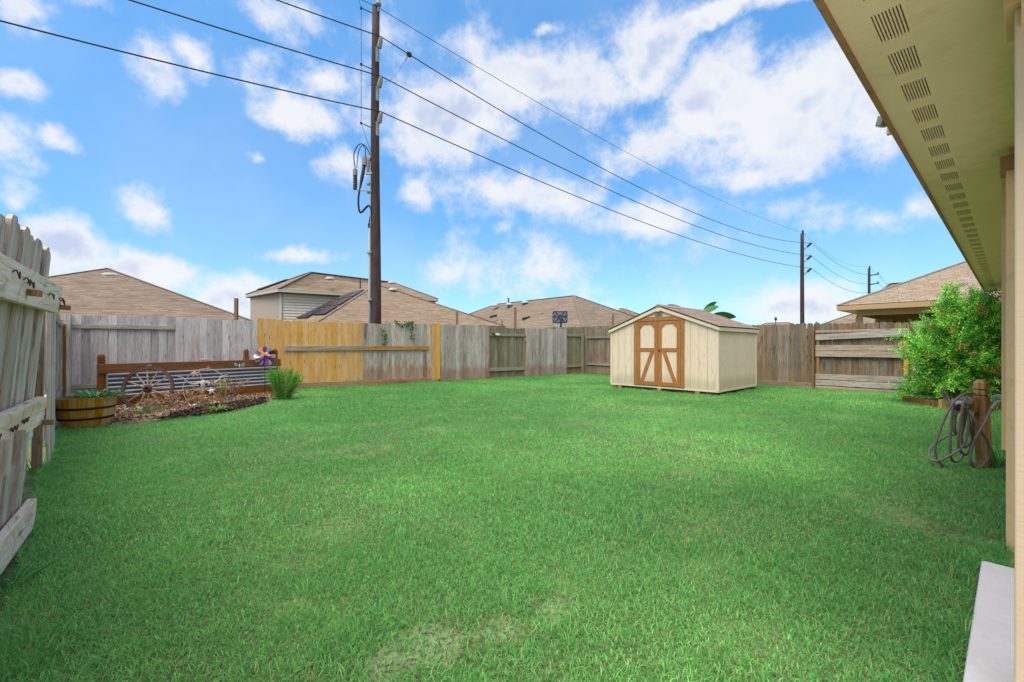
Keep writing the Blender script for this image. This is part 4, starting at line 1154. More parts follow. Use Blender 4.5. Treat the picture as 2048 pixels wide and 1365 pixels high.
bm_.v = [(float(a), float(b), float(c)) for a, b, c in zip(gx.ravel(), gy.ravel(), hz_.ravel())]
for i in range(nx_ - 1):
    for j in range(ny_ - 1):
        if ins[i:i + 2, j:j + 2].any():
            bm_.f.append((i * ny_ + j, (i + 1) * ny_ + j, (i + 1) * ny_ + j + 1, i * ny_ + j + 1))
tag(bm_.build('bed_soil', M_SOIL, None, smooth=True), kind='structure')
M_LEAF = leafy('leaf_surface'); M_DRY = leafy('dry_plant_surface', trans=.15, rough=.8)
def scatter_in(poly, n, zfun):
    xs = [p[0] for p in poly]; ys = [p[1] for p in poly]
    x = NR.uniform(min(xs), max(xs), n * 4); y = NR.uniform(min(ys), max(ys), n * 4)
    k = inside(x, y, poly); x, y = x[k][:n], y[k][:n]
    return x, y, zfun(x, y)
def chips(name, n, poly, size, cols, zoff, tilt=.5):
    x, y, z = scatter_in(poly, n, bed_h)
    n = len(x)
    a = NR.uniform(0, 2 * PI, n); L = NR.uniform(size[0], size[1], n); Wd = L * NR.uniform(.2, .5, n)
    dx = np.stack([np.cos(a), np.sin(a), NR.normal(0, tilt, n)], 1) * L[:, None]
    dy = np.stack([-np.sin(a), np.cos(a), NR.normal(0, tilt, n)], 1) * Wd[:, None]
    c = np.stack([x, y, z + zoff + NR.uniform(0, .02, n)], 1)
    q_ = np.stack([c - dx - dy, c + dx - dy * .6, c + dx * .8 + dy, c - dx * .8 + dy], 1)
    col = np.array(cols)[NR.integers(0, len(cols), n)] * NR.uniform(.7, 1.2, n)[:, None]
    return soup(name, q_, 4, col, M_DRY)
tag(chips('mulch', 9000, BEDP, (.008, .032), [lin((160, 132, 102)), lin((130, 104, 80)), lin((190, 164, 134)), lin((104, 82, 66)), lin((76, 62, 52))], .01), kind='stuff')
# dark compost edge along the lawn
edge_poly = [(p.x, p.y) for p in (gp(300, 846), gp(405, 834), gp(469, 824), gp(533, 808), gp(530, 800), gp(450, 812), gp(380, 824))]
tag(chips('dark_compost', 3000, edge_poly, (.008, .03), [lin((52, 42, 38)), lin((70, 52, 44)), lin((40, 34, 34))], .02), kind='stuff')
# pale stones by the barrel
for k in range(16):
    c_ = gp(random.uniform(232, 285), random.uniform(812, 830))
    if k > 11: c_ = gp(random.uniform(340, 400), random.uniform(806, 818))
    b = MB(); r_ = random.uniform(.02, .05)
    b.lathe([(.001, -.5), (.7, -.35), (1, 0), (.75, .35), (.001, .5)], 7)
    b.v = [(x * r_ * random.uniform(.8, 1.3), y * r_ * random.uniform(.6, 1.1), z * r_ * random.uniform(.7, 1.2)) for x, y, z in b.v]
    o = b.build('stone', plain('pale_stone', lin((196, 186, 176)), .9, vary=.2) if k == 0 else bpy.data.materials['pale_stone'], None)
    o.location = (c_.x, c_.y, float(bed_h(np.array([c_.x]), np.array([c_.y]))[0]) + .03); o.rotation_euler = (0, 0, random.uniform(0, 6))
    tag(o, 'small pale stone lying on the bed beside the barrel planter' if k <= 11 else 'small pale stone on the bed right of the wagon wheel', 'stone', 'pale stones on the bed' if k <= 11 else 'pale stones by the wheel')

def blades(n, base, spread, L, wid, lean, cols, seg=3, zsq=1.0, droop=.4, up=.3, ellipse=(1, 1)):
    """arching leaf blades from a base; returns quads soup"""
    V = []; C = []
    for i in range(n):
        a = random.uniform(0, 2 * PI); r = spread * math.sqrt(random.random())
        b = Vector(base) + Vector((math.cos(a) * r * ellipse[0], math.sin(a) * r * ellipse[1], 0))
        a2 = a + random.uniform(-.7, .7); ln = random.uniform(*L); le = random.uniform(*lean); w = random.uniform(*wid)
        d = Vector((math.cos(a2), math.sin(a2), 0)); sd = Vector((-d.y, d.x, 0)); pr = []
        for k in range(seg + 1):
            t = k / seg
            p = b + d * (ln * (le * t + droop * t * t * le)) + Vector((0, 0, ln * ((1 - le * .6) * t - droop * t * t)))
            pr.append((p, w * (1 - t) ** .6 * (.6 + .4 * min(1, t * 3)) + .0006))
        col = np.array(random.choice(cols)) * random.uniform(.7, 1.25)
        for k in range(seg):
            (p, w0), (q2, w1) = pr[k], pr[k + 1]
            V.append([p - sd * w0, p + sd * w0, q2 + sd * w1, q2 - sd * w1]); C.append(col)
    return V, C
def twigs(n, base, h, spread, r, mat_, name, parent, bend=.3, cols=None):
    b = MB()
    tips = []
    for i in range(n):
        a = random.uniform(0, 2 * PI); s = spread * random.uniform(.3, 1)
        e = Vector(base) + Vector((math.cos(a) * s, math.sin(a) * s, h * random.uniform(.6, 1)))
        m_ = Vector(base).lerp(e, .5) + Vector((random.uniform(-1, 1), random.uniform(-1, 1), random.uniform(0, 1))) * bend * spread
        pts = smooth_path([base, m_, e], 4)
        b.tube(pts, [r * (1 - .7 * k / (len(pts) - 1)) for k in range(len(pts))], 5, False)
        tips += pts[3:]
    b.build(name, mat_, parent)
    return tips
M_TWIG = plain('dry_twig', lin((164, 128, 96)), .9, vary=.3)
M_TWIGD = plain('brown_stem', lin((104, 76, 54)), .9, vary=.3)
# dead dry plants
dry_cols = [lin((178, 140, 102)), lin((150, 112, 80)), lin((198, 166, 128)), lin((132, 98, 70))]
for k, (px, py, h, s, lab) in enumerate(((342, 820, .28, .26, 'tan dried plant beside the wagon wheel, at its right'), (385, 812, .30, .30, 'dried brown stems under the longhorn skull'), (446, 803, .42, .30, 'tangled dead plant below the right horn'),
                                     (300, 826, .22, .24, 'low dead plant in front of the wagon wheel'), (470, 796, .42, .32, 'pale dead plant in front of the corrugated steel, right of the white star'), (410, 822, .25, .3, 'dead straw-coloured plant at the lawn edge of the bed'), (500, 790, .34, .26, 'dead plant nearest the feathery green bush'))):
    c_ = gp(px, py); z0 = .05
    rt = thing('dry_plant', lab, 'plant', (c_.x, c_.y, z0), 0, 'dead plants in the bed')
    tips = twigs(17, (0, 0, 0), h, s, .006, M_TWIG, 'stems', rt, .5)
    V = []; C = []
    for t_ in tips:
        for j in range(2):
            d = Vector((random.gauss(0, 1), random.gauss(0, 1), random.gauss(-.2, .8))).normalized() * random.uniform(.03, .075)
            sd = d.orthogonal().normalized() * .006
            V.append([t_ - sd, t_ + sd, t_ + d + sd * .2, t_ + d - sd * .2]); C.append(np.array(random.choice(dry_cols)) * random.uniform(.7, 1.2))
    soup('dry_leaves', V, 4, C, M_DRY, rt)
green = [lin((92, 140, 70)), lin((70, 118, 56)), lin((120, 160, 84))]
for px, py, lab, n in ((283, 832, 'small green weed in front of the wagon wheel', 40), (310, 826, 'small green sprout below the wagon wheel hub', 36), (436, 826, 'yellow-green grassy clump at the bed edge below the white star', 90), (322, 795, 'small green leafy sprig against the right rim of the wagon wheel', 40), (447, 768, 'yellow-green sprig beside the right horn', 40)):
    c_ = gp(px, py if py > 800 else 806)
    rt = thing('weed', lab, 'plant', (c_.x, c_.y, .06))
    cols_ = green if 'yellow' not in lab else [lin((150, 170, 90)), lin((120, 150, 76))]
    if py > 800: V, C = blades(n, (0, 0, 0), .10, (.10, .24), (.005, .012), (.3, 1.0), cols_)
    else:
        tips = twigs(5, (0, 0, 0), .5, .12, .004, M_TWIGD, 'stem', rt)
        V = []; C = []
        for t_ in tips:
            for j in range(5):
                d = Vector((random.gauss(0, 1), random.gauss(0, 1), random.gauss(.2, .6))).normalized() * random.uniform(.02, .045); sd = d.orthogonal().normalized() * .010
                V.append([t_, t_ + d * .5 + sd, t_ + d, t_ + d * .5 - sd]); C.append(np.array(random.choice(cols_)) * random.uniform(.7, 1.25))
    soup('leaves', V, 4, C, M_LEAF, rt)

# wagon wheel leaning on the planter
def facing(c, tilt, toward=Vector((0, 0))):
    """frame with local z pointing out of the disc towards the viewer's side, tilted back"""
    v = Vector((toward.x - c.x, toward.y - c.y, 0)).normalized()
    zax = (v * math.cos(tilt) + Vector((0, 0, math.sin(tilt)))).normalized()
    xax = Vector((0, 0, 1)).cross(zax).normalized(); yax = zax.cross(xax)
    M = Matrix((xax, yax, zax)).transposed().to_4x4(); M.translation = c
    return M
M_RIM = plain('worn_wheel_timber', lin((98, 72, 62)), .85, vary=.4, scale=14, dirt=lin((70, 44, 36)), dirt_amt=.8, bump=.5)
M_SPOKE = plain('worn_spoke_timber', lin((168, 146, 124)), .85, vary=.2, dirt=lin((120, 92, 72)), dirt_amt=.6)
cw = P(296, 778, 8.30)
WH = thing('wagon_wheel', 'old spoked wooden wagon wheel with a rusty hub leaning on the planter', 'wheel')
WH.matrix_world = facing(cw, .16, Vector((cw.x + .22 * 8, cw.y - 8)))
MB().lathe([(.375, -.022), (.418, -.022), (.418, .022), (.375, .022)], 48, None, True).build('rim', M_RIM, WH)
MB().lathe([(.418, -.024), (.428, -.024), (.428, .024), (.418, .024)], 48, None, True).build('iron_tyre', M_RUST, WH)
for k in range(12):
    a = 2 * PI * k / 12 + .12
    MB().tube([(math.cos(a) * r_, math.sin(a) * r_, 0) for r_ in (.06, .15, .3, .385)], [.016, .014, .011, .011], 8).build('spoke', M_SPOKE, WH)
MB().lathe([(.001, -.06), (.05, -.06), (.075, -.02), (.075, .02), (.05, .05), (.03, .055), (.03, .03), (.001, .03)], 20).build('hub', M_RUST, WH)
def star_mesh(R, r, t=.018, n=5):
    b = MB(); vs = []
    for k in range(2 * n):
        a = PI / 2 + PI * k / n; q_ = R if k % 2 == 0 else r
        vs.append((math.cos(a) * q_, math.sin(a) * q_, 0))
    b.add(vs + [(0, 0, t), (0, 0, -t * .3)], [(k, (k + 1) % (2 * n), 2 * n) for k in range(2 * n)] + [((k + 1) % (2 * n), k, 2 * n + 1) for k in range(2 * n)])
    return b
def ornament(name, mb, m, px, py, Y, label, cat, rot=0, tilt=.1, parent=None):
    o = mb.build(name, m)
    o.matrix_world = facing(P(px, py, Y), tilt) @ Matrix.Rotation(rot, 4, 'Z')
    return tag(o, label, cat)
def spl(px, off=.10):                                        # depth of the planter's front at column px, minus a little
    t = on_line(P_L, PDv, px); return (P_L + PDv * t).y - off
M_BONE = plain('weathered_bone', lin((186, 174, 162)), .7, vary=.12, dirt=lin((150, 126, 106)), dirt_amt=.5)
M_PINK = plain('faded_pink_tin', lin((196, 140, 132)), .7, vary=.2, dirt=lin((230, 214, 204)), dirt_amt=.5)
M_ORNG = plain('red_tin', lin((196, 88, 66)), .6, vary=.1); M_WTIN = plain('white_tin', lin((206, 214, 220)), .55, vary=.08, dirt=lin((150, 150, 150)))
ornament('star_ornament', star_mesh(.085, .035), M_PINK, 390, 748, spl(390, .42), 'faded pink metal star inside the thin ring', 'star', .12)
ornament('star_ornament', star_mesh(.048, .019), M_ORNG, 417, 736, spl(417, .40), 'small red metal star at the top of the thin ring', 'star', -.1)
ornament('star_ornament', star_mesh(.085, .034), M_WTIN, 423, 782, spl(423, .62), 'white metal star standing among the dead plants', 'star', .15)
ornament('star_ornament', star_mesh(.06, .015, n=6), M_RUST, 302, 752, spl(302, .35), 'rusty dark flower-shaped star hung at the top of the wagon wheel', 'star', .2)
RG = thing('ring_ornament', 'thin metal hoop behind the longhorn skull', 'ring'); rc_ = P(410, 776, spl(410, .42)); RG.matrix_world = facing(rc_, .08, Vector((rc_.x + 2, rc_.y - 8)))
MB().lathe([(.394, -.006), (.404, -.006), (.404, .006), (.394, .006)], 48, None, True).build('hoop', M_BONE, RG)
for k in (.35, 1.9, 3.5): MB().tube([(math.cos(k) * .15, math.sin(k) * .15, 0), (math.cos(k) * .4, math.sin(k) * .4, 0)], .006, 6).build('bar', M_BONE, RG)
# longhorn skull
SK = thing('longhorn_skull', 'weathered longhorn skull with wide upcurved horns hung on the planter', 'skull'); SK.matrix_world = facing(P(406, 768, spl(406, .22)), -.1)
for s in (-1, 1):
    MB().tube(smooth_path([(s * .05, .03, 0), (s * .15, .0, .03), (s * .25, .05, .06), (s * .34, .15, .05), (s * .45, .19, .02)], 5), [.032 - .028 * k / 20 for k in range(21)], 10).build('horn', M_BONE, SK, smooth=True)
b = MB()
b.tube([(0, .06, .0), (0, .03, .03), (0, -.05, .04), (0, -.16, .045), (0, -.25, .03)], [.04, .06, .055, .038, .025], 10); b.build('skull', M_BONE, SK, smooth=True)
for s in (-1, 1):
    MB().lathe([(.001, .0), (.02, .0), (.022, .012), (.001, .02)], 8, Matrix.Translation((s * .06, .0, .075))).build('eye_socket', M_CAV, SK)
# dragonfly-like tin ornament on the board, and the grey trowel head
WG = thing('winged_ornament', 'small tin hummingbird with green wings fixed on the top board', 'ornament'); WG.matrix_world = facing(P(479, 731, spl(479, .12)), .05)
M_TG = plain('green_tin', lin((104, 142, 116)), .5, vary=.3, dirt=lin((214, 220, 214)), dirt_amt=.6)
for s in (-1, 1):
    MB().add([(s * .01, 0, .01), (s * .05, .05, .02), (s * .11, .055, .015), (s * .10, .0, .02), (s * .06, -.035, .02)], [(0, 1, 2, 3, 4)]).slab([(s * .01, .0, .008), (s * .05, .05, .018), (s * .11, .055, .013), (s * .1, 0, .018)], .003).build('wing', M_TG, WG)
MB().tube([(0, .03, .01), (0, 0, .012), (.004, -.05, .01), (.012, -.085, .008)], [.008, .012, .009, .003], 8).build('body', M_WTIN, WG)
ornament('tin_fish', MB().slab([(-.10, -.05, 0), (-.02, .03, .01), (.05, .045, .01), (.03, -.01, .01), (-.02, -.03, .0)], .006), M_INSUL, 297, 734, spl(297, .10), 'grey tin leaf fixed on the top board above the wagon wheel', 'ornament')
o = MB().lathe([(.001, .0), (.09, .005), (.11, .03), (.10, .035), (.001, .025)], 18).build('pale_dish', M_BONE)
dd = P(409, 721.5, spl(409, -.12)); o.location = (dd.x, dd.y, .85); tag(o, 'pale dish resting on the planter edge above the hoop', 'dish')
# pinwheel
PW = thing('pinwheel', 'colourful metal pinwheel flower at the right end of the planter', 'pinwheel'); pc_ = P(530, 713, spl(530, .25)); PW.matrix_world = facing(pc_, .05)
PC = [plain(n_, lin(c_), .45, vary=.15) for n_, c_ in (('purple_tin', (150, 40, 140)), ('orange_tin', (226, 160, 84)), ('blue_tin', (86, 92, 140)), ('cream_tin', (236, 214, 176)), ('maroon_tin', (98, 34, 52)), ('pale_blue_tin', (176, 190, 226)), ('pink_tin', (214, 140, 190)))]
for k in range(12):
    a = PI / 2 + 2 * PI * k / 12
    M = Matrix.Rotation(a - PI / 2, 4, 'Z') @ Matrix.Rotation(.5, 4, 'Y')
    vs = [M @ Vector(v) for v in ((-.012, .05, .0), (-.055, .15, .0), (-.045, .215, 0), (.0, .235, .0), (.045, .215, 0), (.055, .15, 0), (.012, .05, .0))]
    MB().slab(vs, .003).build('petal', PC[[0, 1, 2, 3, 4, 5][k % 6] if k not in (5, 7) else (6 if k == 7 else 2)], PW)
for k in range(8):
    a = 2 * PI * k / 8 + .2
    M = Matrix.Rotation(a, 4, 'Z') @ Matrix.Rotation(-.5, 4, 'Y')
    MB().slab([M @ Vector(v) for v in ((-.01, .02, .03), (-.035, .085, .03), (.0, .11, .03), (.035, .085, .03), (.01, .02, .03))], .003).build('inner_petal', PC[(k * 2 + 1) % 7], PW)
MB().lathe([(.03, .03), (.03, .05), (.001, .055)], 12).build('hub', PC[4], PW)
MB().tube([(0, 0, -.02), (0, -pc_.z, -.02)], .008, 6).build('stake', M_BLACK, PW)

# half-barrel planter
M_STAVE = wood('varnished_barrel_stave', lin((192, 128, 36)), lin((214, 152, 54)), lin((132, 80, 28)), stain=.7, knots=.3, vary=.10, bump=.3, rough=.45)
BA = thing('barrel_planter', 'yellow-stained half barrel planter with black hoops by the left fence', 'planter', (-6.33, 6.54, 0), .35)
R0_, R1b, HB, NS = .275, .345, .43, 22
for k in range(NS):
    a0, a1 = 2 * PI * k / NS + .006, 2 * PI * (k + 1) / NS - .006
    b = MB()
    zz = [(0, R0_), (.15, R0_ + .035), (.3, R0_ + .06), (HB, R1b)]
    vs = []
    for z, r_ in zz:
        for a in (a0, (a0 + a1) / 2, a1): vs.append((math.cos(a) * r_ , math.sin(a) * r_, z))
        for a in (a1, a0): vs.append((math.cos(a) * (r_ - .028), math.sin(a) * (r_ - .028), z))
    fs = []
    for i in range(3):
        for j in range(5): fs.append((i * 5 + j, i * 5 + (j + 1) % 5, (i + 1) * 5 + (j + 1) % 5, (i + 1) * 5 + j))
    fs += [(15, 16, 17, 18, 19), (4, 3, 2, 1, 0)]
    b.add(vs, fs).build('stave', M_STAVE, BA)
def hoop(z, h):
    r_ = np.interp(z, [0, .15, .3, HB], [R0_, R0_ + .035, R0_ + .06, R1b]); r2 = np.interp(z + h, [0, .15, .3, HB], [R0_, R0_ + .035, R0_ + .06, R1b])
    MB().lathe([(r_ - .004, z), (r_ + .005, z), (r2 + .005, z + h), (r2 - .004, z + h)], 44, None, True).build('hoop', M_BLACK, BA)
hoop(.26, .035); hoop(.11, .035)
MB().lathe([(.001, HB - .03), (R1b - .03, HB - .04)], 20).build('soil', M_SOIL, BA)
HP = thing('hosta_plant', 'dark green bushy plant with narrow leaves growing in the barrel', 'plant', (-6.26, 6.56, HB - .04))
V, C = blades(300, (0.05, 0.02, 0), .18, (.20, .36), (.008, .014), (.3, 1.0), [lin((64, 124, 56)), lin((44, 96, 44)), lin((96, 150, 80)), lin((150, 184, 130))], droop=.3)
soup('leaves', V, 4, C, M_LEAF, HP)
YP = thing('seedling', 'pale yellow-green seedlings at the left rim of the barrel', 'plant', (-6.50, 6.40, HB - .04))
V, C = blades(60, (0, 0, 0), .09, (.05, .12), (.004, .008), (.2, .8), [lin((170, 190, 110)), lin((140, 164, 90))])
soup('leaves', V, 4, C, M_LEAF, YP)

# feathery green bush at the end of the planter
fb_ = gp(566, 800)
FB = thing('feathery_bush', 'bright green feathery bush at the right end of the planter', 'bush', (fb_.x, fb_.y, 0))
V = []; C = []
stems = MB()
for i in range(62):
    a = random.uniform(0, 2 * PI); lean = random.uniform(.02, .34) ; hh = random.uniform(.34, .68) + (.22 if random.random() < .25 and math.cos(a) < .2 else 0)
    base = Vector((math.cos(a) * .10, math.sin(a) * .10, 0))
    tip = base + Vector((math.cos(a) * lean, math.sin(a) * lean * .8, hh * (1 - lean * .35)))
    pts = smooth_path([base, base.lerp(tip, .5) + Vector((0, 0, .05)), tip], 5)
    stems.tube(pts, .0035, 4, False)
    for p in pts[1:]:
        for j in range(7):
            d = ((tip - base).normalized() * .8 + Vector((random.gauss(0, .6), random.gauss(0, .6), random.gauss(0, .4)))).normalized() * random.uniform(.05, .11)
            sd = d.orthogonal().normalized() * .0028
            q_ = p + Vector((random.gauss(0, .02), random.gauss(0, .02), random.gauss(0, .02)))
            V.append([q_ - sd, q_ + sd, q_ + d + sd * .3, q_ + d - sd * .3]); C.append(np.array(random.choice([lin((84, 164, 56)), lin((62, 136, 50)), lin((120, 190, 70))])) * random.uniform(.7, 1.2))
stems.build('stems', M_TWIGD, FB); soup('foliage', V, 4, C, M_LEAF, FB)
# ------------------------------------------------------------------ right side: big bush, bed edging, hose post
bc = Vector((8.98, 8.74, 0))
BU = thing('large_bush', 'large bright green bush with a few orange-brown dead sprigs beside the house', 'bush', bc)
brm = MB(); V = []; C = []; DV = []; DC = []
gcol = [lin((92, 160, 62)), lin((66, 128, 48)), lin((50, 104, 44)), lin((134, 188, 72)), lin((158, 196, 84))]
def ok(p):                                                   # keep clear of the wall and below the eave
    w = bc + p; pp = w.x * HN.x + w.y * HN.y
    return pp > .10 and (pp > .52 or w.z < 2.28)
def sprig(p, d, L, dead=False):
    d = d.normalized()
    side = d.orthogonal().normalized(); s2 = d.cross(side)
    n = int(L / .017)
    cbase = np.array(random.choice(gcol)) if not dead else np.array(random.choice([lin((200, 126, 66)), lin((176, 104, 60)), lin((214, 156, 92))]))
    for k in range(n):
        t = k / max(1, n - 1); q_ = p + d * (L * t)
        a = k * 2.4
        ld = (d * .75 + side * math.cos(a) + s2 * math.sin(a)).normalized() * random.uniform(.05, .09) * (1.1 - .4 * t)
        sd = ld.cross(Vector((random.gauss(0, 1), random.gauss(0, 1), random.gauss(0, 1)))).normalized() * .0085
        f = cbase * random.uniform(.75, 1.25)
        (DV if dead else V).append([q_, q_ + ld * .45 + sd, q_ + ld, q_ + ld * .45 - sd]); (DC if dead else C).append(f)
nb = 0
for i in range(96):
    a = random.uniform(0, 2 * PI)
    el = random.choice((random.uniform(.15, .7), random.uniform(.6, 1.45)))
    R = Vector((math.cos(a) * math.cos(el) * (.98 if math.cos(a) > 0 else .84), math.sin(a) * math.cos(el) * .85, .12 + 1.95 * math.sin(el) ** .85))
    if i < 6: R = Vector((-.55 + .18 * i, -.2 + .1 * (i % 3), 2.15 + .07 * (i % 3)))
    if i == 6: R = Vector((-1.2, .0, 1.05))
    if i == 7: R = Vector((-1.15, .1, 1.38))
    if 9 < i < 18: R = Vector((.25 + .06 * (i % 4), -.1 - .2 * (i % 3), 1.2 + .13 * (i - 9)))
    if 18 <= i < 34: R = Vector((math.cos(i * 1.7) * .95, math.sin(i * 1.7) * .8 - .05, .22 + .05 * (i % 5)))
    if i in (8, 9): R = Vector((.15 + .15 * (i - 8), -.2, 2.2))
    b0 = Vector((random.gauss(0, .12), random.gauss(0, .12), 0))
    mid = b0.lerp(R, .55) + Vector((random.gauss(0, .08), random.gauss(0, .08), .15))
    pts = smooth_path([b0, b0.lerp(mid, .5), mid, R], 6)
    if not ok(R * .95): pts = [p for p in pts if ok(p)]
    if len(pts) < 5: continue
    brm.tube(pts, [.014 * (1 - .8 * k / (len(pts) - 1)) for k in range(len(pts))], 5, False)
    dead_branch = random.random() < .035
    for k in range(4, len(pts)):
        for j in range(8):
            d0 = (pts[k] - pts[k - 1]).normalized()
            dd_ = (d0 * .8 + Vector((random.gauss(0, .7), random.gauss(0, .7), random.gauss(.1, .6)))).normalized()
            p0_ = pts[k] + Vector((random.gauss(0, .05), random.gauss(0, .05), random.gauss(0, .05)))
            L = random.uniform(.12, .26)
            if ok(p0_ + dd_ * L) and (p0_ + dd_ * L).z > .1:
                sprig(p0_, dd_, L, dead=(random.random() < .006))
                if random.random() < .5: brm.tube([pts[k], p0_, p0_ + dd_ * L * .6], [.004, .003, .0015], 4, False)
for px, py, Y in ((1925, 690, 7.95), (1940, 700, 7.95), (1985, 735, 7.9), (1995, 742, 7.95), (2003, 738, 7.9), (1905, 652, 8.0), (1857, 645, 8.3), (1975, 620, 8.2), (1955, 615, 8.2), (1885, 615, 8.2), (2005, 625, 8.3)):
    c_ = P(px, py, Y) - bc
    for j in range(4):
        sprig(c_ + Vector((random.gauss(0, .03), random.gauss(0, .03), random.gauss(0, .03))), Vector((random.gauss(0, .6), random.gauss(0, .6), -.8)), random.uniform(.06, .12), True)
brm.build('branches', M_TWIGD, BU)
soup('foliage', V, 4, C, leafy('bush_leaf', 1.75), BU)
soup('dead_sprigs', DV, 4, DC, M_DRY, BU)['label'] = 'orange-brown dead sprigs'
# timber edging of the bed under it
TE = thing('bed_edging', 'low pine timber edging around the bed under the bush', 'edging', gp(1884, 817), 0)
t0 = gp(1884, 817); t1 = gp(2012, 822); t2 = Vector((8.35, 9.4, 0))
MB().box(-.035, .035, -.035, .035, 0, .17).build('stake', M_GOLD, TE)
MB().beam((0, 0, .06), (t1 - t0) + Vector((0, 0, .06)), .04, .12).build('front_timber', M_TANRAIL, TE, bevel=.004)
MB().beam((0, .02, .06), (t2 - t0) + Vector((0, 0, .06)), .04, .12).build('side_timber', M_POST, TE, bevel=.004)
bs_ = MB().add([t0 + Vector((.03, .03, .05)), t1 + Vector((.3, .03, .05)), Vector((10.0, 9.7, .05)), t2 + Vector((.03, 0, .05))], [(0, 1, 2, 3)]).build('side_bed_soil', M_SOIL); bs_['kind'] = 'structure'

# hose post with hose hanger and coiled hose
hp = gp(1968, 934); YH = hp.y
M_HP = wood('stained_post_wood', lin((186, 142, 96)), lin((208, 170, 124)), lin((98, 66, 42)), stain=.75, knots=.5, vary=.02, bump=.5)
HPOST = thing('hose_post', 'square wooden post with a notched top that carries the garden hose', 'post', hp, .32); HPOST.rotation_euler = (0, -.058, .32)
w = .088; b = MB().box(-w / 2, w / 2, -w / 2, w / 2, -.05, .70)
z = .70
for hh, s in ((.014, .72), (.042, 1), (.016, .70), (.055, 1)):
    b.box(-w / 2 * s, w / 2 * s, -w / 2 * s, w / 2 * s, z, z + hh); z += hh
b.add([(-w / 2, -w / 2, z), (w / 2, -w / 2, z), (w / 2, w / 2, z), (-w / 2, w / 2, z), (-w * .3, -w * .3, z + .032), (w * .3, -w * .3, z + .032), (w * .3, w * .3, z + .032), (-w * .3, w * .3, z + .032)],
      [(0, 1, 5, 4), (1, 2, 6, 5), (2, 3, 7, 6), (3, 0, 4, 7), (4, 5, 6, 7)])
b.build('upright', M_HP, HPOST, bevel=.003)
def Z4(zx, zy, dY=0.0): return P(1840 + zx / 6.2067, 740 + zy / 6.2067, YH + dY)
loc_h = lambda v: HPOST.matrix_basis.inverted() @ v
br_ = MB()
br_.beam(loc_h(Z4(660, 330, -.02)), loc_h(Z4(660, 520, -.02)), .05, .05, up=(1, 0, 0)); br_.build('hose_bracket', M_TANRAIL, HPOST)
MB().beam(loc_h(Z4(820, 370, .05)), loc_h(Z4(890, 500, .05)), .02, .04).build('brace', M_TANRAIL, HPOST)
TAP = thing('garden_tap', 'grey metal tap and valve on the hose post behind the coiled hose', 'tap', Z4(520, 420, -.02))
o0 = Z4(520, 420, -.02)
L_ = lambda x, y, d=0.0: Z4(x, y, d) - o0
MB().tube([L_(640, 350), L_(560, 400), L_(470, 440)], .026, 10).build('pipe', M_STEEL, TAP)
MB().tube([L_(470, 400, -.04), L_(470, 440, -.03), L_(445, 500, -.03), L_(430, 555, -.03)], [.03, .045, .035, .02], 10).build('valve_body', M_STEEL, TAP)
MB().lathe([(.001, 0), (.03, 0), (.034, .012), (.03, .02), (.001, .02)], 14, Matrix.Translation(L_(458, 468, -.08)) @ Matrix.Rotation(PI / 2, 4, 'X')).build('valve_handle', M_DARK, TAP)
MB().tube([L_(600, 350, -.05), L_(590, 420, -.05)], [.04, .03], 10).build('brass_union', M_STEEL, TAP)
M_HOSE = plain('grey_garden_hose', lin((118, 106, 101)), .55, vary=.12, scale=20, dirt=lin((90, 76, 66)), dirt_amt=.4)
HS = thing('garden_hose', 'coiled grey-brown garden hose hanging in loops from the wooden post', 'hose', hp)
loops = [
    [(690, 300, 0.02), (600, 292, -.05), (510, 320, -.08), (425, 395, -.09), (370, 480, -.09), (300, 620, -.08), (232, 800, -.07), (192, 930, -.06), (190, 1030, -.05), (215, 1110, -.05), (270, 1180, -.05), (340, 1208, -.03), (440, 1212, .0)],
    [(580, 470, -.05), (602, 560, -.08), (600, 700, -.1), (585, 820, -.1), (545, 930, -.1), (480, 1000, -.1), (380, 1060, -.09), (260, 1118, -.08), (170, 1130, -.05), (118, 1080, .0), (125, 990, .08), (215, 895, .16), (340, 825, .2), (460, 798, .2)],
    [(640, 318, -.02), (575, 340, -.08), (535, 420, -.11), (510, 560, -.12), (490, 700, -.12), (475, 850, -.11), (480, 960, -.09), (520, 1030, -.06), (570, 1052, -.03), (612, 1000, .02), (636, 900, .05), (662, 760, .05), (655, 620, .04), (615, 480, .02)],
    [(408, 360, -.02), (402, 520, -.06), (388, 720, -.07), (375, 900, -.07), (375, 1050, -.06), (402, 1125, -.04), (450, 1146, -.02), (500, 1112, .02), (545, 1045, .06)],
    [(610, 500, -.08), (655, 590, -.12), (740, 735, -.13), (820, 860, -.12), (862, 980, -.1), (850, 1085, -.09), (800, 1170, -.09), (740, 1215, -.09), (680, 1210, -.09), (632, 1150, -.1), (624, 1060, -.1), (660, 930, -.11), (720, 800, -.14), (790, 680, -.14), (850, 560, -.12), (885, 490, -.11)],
    [(545, 330, 0.0), (480, 420, .02), (440, 560, .02), (425, 700, .02), (440, 780, .03), (500, 800, .05), (540, 700, .05), (560, 560, .03), (560, 420, .0)],
    [(580, 400, -.02), (540, 520, -.05), (525, 700, -.05), (515, 860, -.04), (540, 960, -.02), (600, 930, .02), (640, 860, .04), (625, 700, .04), (600, 540, .0)],
    [(395, 430, -.02), (345, 340, .02), (300, 260, .04), (276, 232, .05), (280, 285, .05), (320, 370, .04), (370, 440, .0)],
]
hb_ = MB()
for lp in loops:
    hb_.tube(smooth_path([Z4(*p) - hp for p in lp], 7), .0108 if lp is not loops[5] else .014, 10)
hb_.build('hose_body', M_HOSE, HS, smooth=True)
MB().tube([Z4(885, 490, -.11) - hp, Z4(945, 415, -.10) - hp], .017, 10).build('nozzle_ferrule', M_INSUL, HS)
